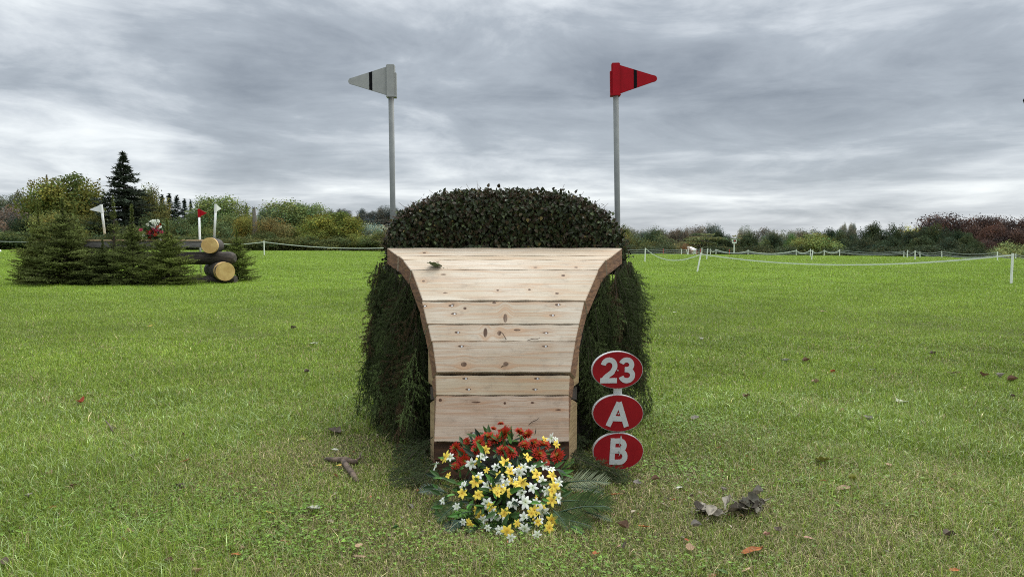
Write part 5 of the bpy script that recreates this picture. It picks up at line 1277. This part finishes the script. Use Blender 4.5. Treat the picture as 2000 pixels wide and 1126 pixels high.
for j, (cx, top, w, d) in enumerate(BELT):
    c = [(.026, .036, .018), (.034, .044, .020), (.030, .038, .022)][j % 3]
    lab = {4: 'tallest pine of the dark belt, rising left of two shorter tops', 6: 'pointed pine of the dark belt right of its tallest pine'}.get(j, 'dark green pine in the belt in front of the copper trees')
    tree('pine', cx, top, w, d, c, lab, PB)
tree('round', 1776, 443, 44, 130, (.22, .20, .05), 'yellow leaved tree peeping over the dark pine belt')
tree('round', 1798, 446, 22, 131, (.20, .19, .05), 'smaller yellow leaved tree left of the copper domes')
CB = [(1842, 428, 92, 118, 'leftmost and highest dome of the copper beeches'), (1898, 434, 64, 114, 'copper beech dome right of the highest one'), (1940, 432, 64, 112, 'broad copper beech in the middle of the copper group'), (1988, 434, 60, 108, 'copper beech at the right edge of the photograph'), (1936, 448, 56, 98, 'lower rust coloured copper beech in front of the copper group'), (1980, 455, 60, 96, 'lower copper beech at the right edge'), (1930, 474, 36, 86, 'small copper bush right of the dark pine belt'), (1908, 450, 46, 104, 'dark copper beech behind the right end of the pine belt'), (2030, 436, 70, 105, 'copper beech cut by the right edge')]
for j, (cx, top, w, d, lab) in enumerate(CB): tree('dome', cx, top, w, d, tuple(v*k for v, k in zip(COP, (1.25, 1.15, 1.1) if j in (4, 6) else (1, 1, 1))), lab, None, 'copper_beech')
tree('bush', 1975, 475, 66, 78, (.115, .125, .045), 'light olive bush at the right edge behind the nearest tall post')
tree('bush', 1945, 484, 36, 76, (.12, .13, .05), 'small light olive bush below the small copper bush')
for (cx, w, lab) in [(1232, 60, 'dark undergrowth along the fence right of the ramp'), (1290, 70, 'dark undergrowth along the fence behind the sagging tape'), (1400, 60, 'dark undergrowth along the fence behind the two short posts'), (1470, 80, 'dark undergrowth along the fence right of the notice board'), (1540, 80, 'dark undergrowth along the fence below the bright green pine')]:
    tree('bush', cx, 478, w, 84, (.03, .036, .017), lab, None, 'shrub', 'shrub')
for (cx, w, lab) in [(1660, 90, 'dark undergrowth under the left of the pine belt'), (1740, 90, 'dark undergrowth under the middle of the pine belt'), (1820, 90, 'dark undergrowth under the right of the pine belt'), (1890, 70, 'dark undergrowth between pine belt and copper beeches')]:
    tree('bush', cx, 480, w, 76, (.024, .03, .015), lab, None, 'shrub', 'shrub')
# marquee glimpsed between the trees
mq = thing('marquee', 'white marquee roof half hidden between the orange shrub and the cedar', 'tent', (P(1352, 480, 96).x, 96, gz(P(1352, 480, 96).x, 96)))
c = P(1352, 480, 96); zz = lambda py: P(1350, py, 96).z; xx = lambda px: P(px, 480, 96).x
V = [(xx(1338), 95, zz(488)), (xx(1358), 95, zz(487)), (xx(1358), 99, zz(488)), (xx(1338), 99, zz(488)), (xx(1345), 96.5, zz(481)), (xx(1354), 96.5, zz(482.5))]
MB().add(V, [(0, 1, 5, 4), (1, 2, 5), (2, 3, 4, 5), (3, 0, 4)]).build('roof', M['white'], mq)
MB().box(((xx(1338)+xx(1358))/2, 97, (zz(488)+mq.location.z)/2-.05), (xx(1358)-xx(1338)-.1, 3.8, zz(488)-mq.location.z)).build('wall', M['white'], mq)

# ------------------------------------------------------------------ grass
def grass():
    r = np.random.default_rng(2024)
    rho = lambda y: np.minimum(30000, 760000/y**2)
    yy = np.geomspace(2.35, 108, 4000); wdt = 2*(.80*yy+1.7); dens = rho(yy)*wdt; cum = np.concatenate([[0], np.cumsum((dens[1:]+dens[:-1])/2*np.diff(yy))])
    n = int(cum[-1]); print('grass blades', n)
    y = np.interp(r.uniform(0, cum[-1], n), cum, yy); x = r.uniform(-1, 1, n)*(.80*y+1.7)
    keep = y < crest(x, y)+3
    body = (y > 3.8) & (y < 5.2) & (x > np.interp(y, JD, XL)+.02) & (x < np.interp(y, JD, XR)-.02); keep &= ~body
    # density: thin worn turf round the jump
    wob = lambda s, a, b: np.sin(x*s+a)*np.sin(y*s*1.1+b)
    worn = np.exp(-(((x-.05+.1*wob(2, 1, 2))/1.3)**2+((y-3.45)/1.2)**2))
    worn += .45*np.exp(-(((x-1.9)/1.2)**2+((y-3.4)/.9)**2))+.55*np.exp(-(((x+1.2)/.5)**2+((y-4.3)/.6)**2))
    worn = np.clip(worn+.18*wob(3.1, .4, 1.3)*(y < 12)+.12*wob(7.3, 2, .7)*(y < 9), 0, 1)
    keep &= r.random(n) > worn*.38
    x, y, worn = x[keep], y[keep], worn[keep]; n = len(x)
    z = tz(x, y); wob = lambda s, a, b: np.sin(x*s+a+1.3*np.sin(y*s*.7))*np.sin(y*s*1.1+b+1.1*np.sin(x*s*.6))
    tuft = wob(1.7, .3, .9)*.5+wob(4.3, 1.2, .2)*.35+wob(9.1, .2, 2.2)*.25
    h = (.037+.017*tuft)*r.lognormal(0, .32, n)*(1-.40*worn); big = (r.random(n) < .035)*(1-worn)*(y < 6); h = h*(1+big*r.uniform(.3, .8, n)); h = np.clip(h*np.interp(y, [3, 9], [1.4, 1]), .012, .11)*np.interp(y, [0, 10, 60], [1, .95, 1.0])
    w = np.maximum(.0019*r.uniform(.7, 1.5, n), .00072*y*r.uniform(.7, 1.2, n))
    w = w*(1+big*.7); az = r.uniform(0, 2*np.pi, n); lean = np.abs(r.normal(.80, .42, n))+.30*worn; lean = np.clip(lean+.25*big, 0, 1.5)
    dx, dy = np.cos(az), np.sin(az)
    # colours: lush green, blue green, yellow green, straw, pale for highlights
    t = r.random(n); g = np.empty((n, 3)); g[:] = (.150, .212, .028)
    pv = wob(.9, .2, .4)*.5+wob(.23, 1., .3)*.6
    m = t < .30+.1*pv; g[m] = (.19, .25, .036)
    m = (t > .80); g[m] = (.095, .155, .022)
    m = (t > .955) | (big > .4); g[m] = (.25, .32, .13)  # whitish blades: highlights on the turf painted as colour
    farm = np.clip((y-5)/14, 0, 1)[:, None]; g = g*(1-farm)+g*np.array([1.06, 1.10, .88])*farm
    ps = np.clip(.07+.45*worn, 0, .45)*np.interp(y, [0, 6, 14, 40], [1, .9, .45, .25]); st = r.random(n) < ps
    g[st] = np.array([.30, .245, .135])*r.lognormal(0, .28, (st.sum(), 1)); ol = (~st) & (r.random(n) < worn*.5); g[ol] = g[ol]*.5+np.array([.15, .16, .05])*.5
    g *= 1.2*r.lognormal(0, .28, (n, 1))*(1+.16*pv+.10*wob(2.3, .7, 1.9)*(y < 30))[:, None]
    near = y < 9.5
    def emit(sel, name, segs):
        k = sel.sum(); b = np.stack([x[sel], y[sel], z[sel]-.004], -1); hh, ww, ln = h[sel], w[sel], lean[sel]; d = np.stack([dx[sel], dy[sel], 0*hh], -1)
        # blades turn their flat side to a random direction
        fa = az[sel]+np.pi/2+r.normal(0, .5, k); s = np.stack([np.cos(fa), np.sin(fa), 0*hh], -1)
        if segs == 2:
            ml = ln*.45; a1 = b+d*(np.sin(ml)*hh*.55)[:, None]; a1[:, 2] += np.cos(ml)*hh*.55
            tip = a1+d*(np.sin(ln*1.25)*hh*.5)[:, None]; tip[:, 2] += np.cos(ln*1.25)*hh*.5
            V = np.stack([b-s*ww[:, None]*.5, b+s*ww[:, None]*.5, a1+s*ww[:, None]*.42, a1-s*ww[:, None]*.42, tip], 1).reshape(-1, 3)
            i = np.arange(k)*5; Fs = [np.stack([i, i+1, i+2, i+3], -1), np.stack([i+3, i+2, i+4], -1)]; C = np.repeat(g[sel], 5, 0)
        else:
            tip = b+d*(np.sin(ln)*hh)[:, None]; tip[:, 2] += np.cos(ln)*hh
            V = np.stack([b-s*ww[:, None]*.5, b+s*ww[:, None]*.5, tip], 1).reshape(-1, 3); i = np.arange(k)*3; Fs = [np.stack([i, i+1, i+2], -1)]; C = np.repeat(g[sel], 3, 0)
        return V, Fs, C
    V1, F1, C1 = emit(near, 'a', 2); V2, F2, C2 = emit(~near, 'b', 1)
    me = mesh_np('grass', np.concatenate([V1, V2]), F1+[F2[0]+len(V1)], np.concatenate([C1, C2]), [M['blade']])
    o = obj('grass', me); tag(o, 'mown green grass covering the field, worn and straw coloured round the ramp', 'grass', None, 'stuff')
grass()
def clover():
    r = np.random.default_rng(55); P_ = []
    for (cx, cy, rx, ry, n) in [(-1.5, 3.1, .9, .35, 1500), (-1.9, 3.5, .8, .3, 800), (-.85, 2.9, .5, .2, 500), (1.25, 5.0, .5, .7, 900), (.95, 3.9, .35, .3, 420), (.35, 2.75, .8, .15, 420), (1.6, 3.6, .9, .5, 500), (-1.0, 3.3, .3, .2, 240), (0., 3.0, .6, .2, 260), (2.0, 5.5, .9, .6, 400)]:
        P_.append(np.stack([r.normal(cx, rx*.5, n), r.normal(cy, ry*.5, n)], -1))
    p = np.concatenate(P_); ok = (p[:, 1] > 2.3) & ~((p[:, 1] > 3.75) & (p[:, 0] > -.6) & (p[:, 0] < .5)); p = p[ok]; n = len(p)
    zz_ = tz(p[:, 0], p[:, 1])+r.uniform(.018, .045, n); Vs, Fs, Cs = [], [], []; k0 = 0
    rot = r.uniform(0, 6.28, n); c = np.array([.135, .235, .03])*r.lognormal(0, .25, (n, 1)); s = r.uniform(.006, .012, n)
    for k in range(3):
        a = rot+k*2.094; lo = np.stack([np.cos(a), np.sin(a), r.normal(.05, .25, n)], -1); no = np.stack([r.normal(0, .25, n), r.normal(-.1, .25, n), np.ones(n)], -1)
        V, Fq = scatter(LEAF_V, LEAF_F, frames(lo, no), np.stack([s*1.0, s, s], -1), np.stack([p[:, 0], p[:, 1], zz_], -1)); Vs.append(V); Fs.append(Fq+k0); k0 += len(V); Cs.append(np.repeat(c, 6, 0))
    o = obj('clover', mesh_np('clover', np.concatenate(Vs), [np.concatenate(Fs)], np.concatenate(Cs), [M['blade']])); tag(o, 'patches of small bright clover leaves low in the grass', 'clover', None, 'stuff')
clover()

def litter_bits():
    r = np.random.default_rng(91); n = 1500; y = r.normal(3.7, .75, n); x = r.normal(.15, 1.25, n); k = (y > 2.5) & ~((y > 3.7) & (y < 5.2) & (np.abs(x+.05) < .75)); x, y = x[k], y[k]; n = len(x)
    p = np.stack([x, y, tz(x, y)+r.uniform(.006, .032, n)], -1); s = r.lognormal(-4.45, .45, n)
    V, Fq = scatter(LEAF_V, LEAF_F, frames(np.concatenate([r.normal(0, 1, (n, 2)), r.normal(0, .3, (n, 1))], 1), np.concatenate([r.normal(0, .4, (n, 2)), np.ones((n, 1))], 1)), np.stack([s*r.uniform(.3, .9, n), s*1.4, s*1.5], -1), p)
    pal = np.array([(.30, .20, .12), (.16, .10, .065), (.36, .30, .21), (.10, .075, .055), (.28, .11, .05), (.22, .19, .15)]); c = pal[r.integers(0, 6, n)]*r.lognormal(0, .25, (n, 1))
    o = obj('leaf_litter', mesh_np('leaf_litter', V, [Fq], np.repeat(c, 6, 0), [M['blade']])); tag(o, 'tiny scraps of dead leaf and straw strewn in the worn grass round the ramp', 'leaf litter', None, 'stuff')
litter_bits()

def far_wood():
    r = random.Random(17); Vs, Fs, Cs = [], [], []; k0 = 0
    for k in range(30):
        cx = 775+k*15.2+r.uniform(-8, 8); d = r.uniform(98, 135); p = P(cx, 470, d); kind = r.choice(['round', 'dome', 'bush', 'round', 'pine']); me = r.choice(PROTO[kind])[1]; zb_ = gz(p.x, d)-.2
        V = np.empty(len(me.vertices)*3, np.float32); me.vertices.foreach_get('co', V); V = V.reshape(-1, 3).copy(); lp = np.empty(len(me.loops), np.int32); me.loops.foreach_get('vertex_index', lp)
        C = np.empty(len(V)*4, np.float32); me.color_attributes['Col'].data.foreach_get('color', C); C = C.reshape(-1, 4)[:, :3]
        h = (P(cx, r.uniform(436, 452), d).z-zb_)/2; w = r.uniform(2.2, 4.0); a = r.uniform(0, 6.28); ca, sa = math.cos(a), math.sin(a)
        V = np.stack([(V[:, 0]*ca-V[:, 1]*sa)*w+p.x, (V[:, 0]*sa+V[:, 1]*ca)*w+d, V[:, 2]*h+zb_], -1); Vs.append(V); Fs.append(lp.reshape(-1, 4)+k0); k0 += len(V)
        Cs.append(C*np.array(r.choice([(.11, .13, .045), (.14, .15, .05), (.06, .08, .04), (.15, .13, .06)])))
    o = obj('far_wood', mesh_np('far_wood', np.concatenate(Vs), [np.concatenate(Fs)], np.concatenate(Cs), [M['crown']])); o.color = (1, 1, 1, 1); tag(o, 'mixed wood on the horizon straight behind the brush hedge', 'wood', None, 'stuff')
far_wood()
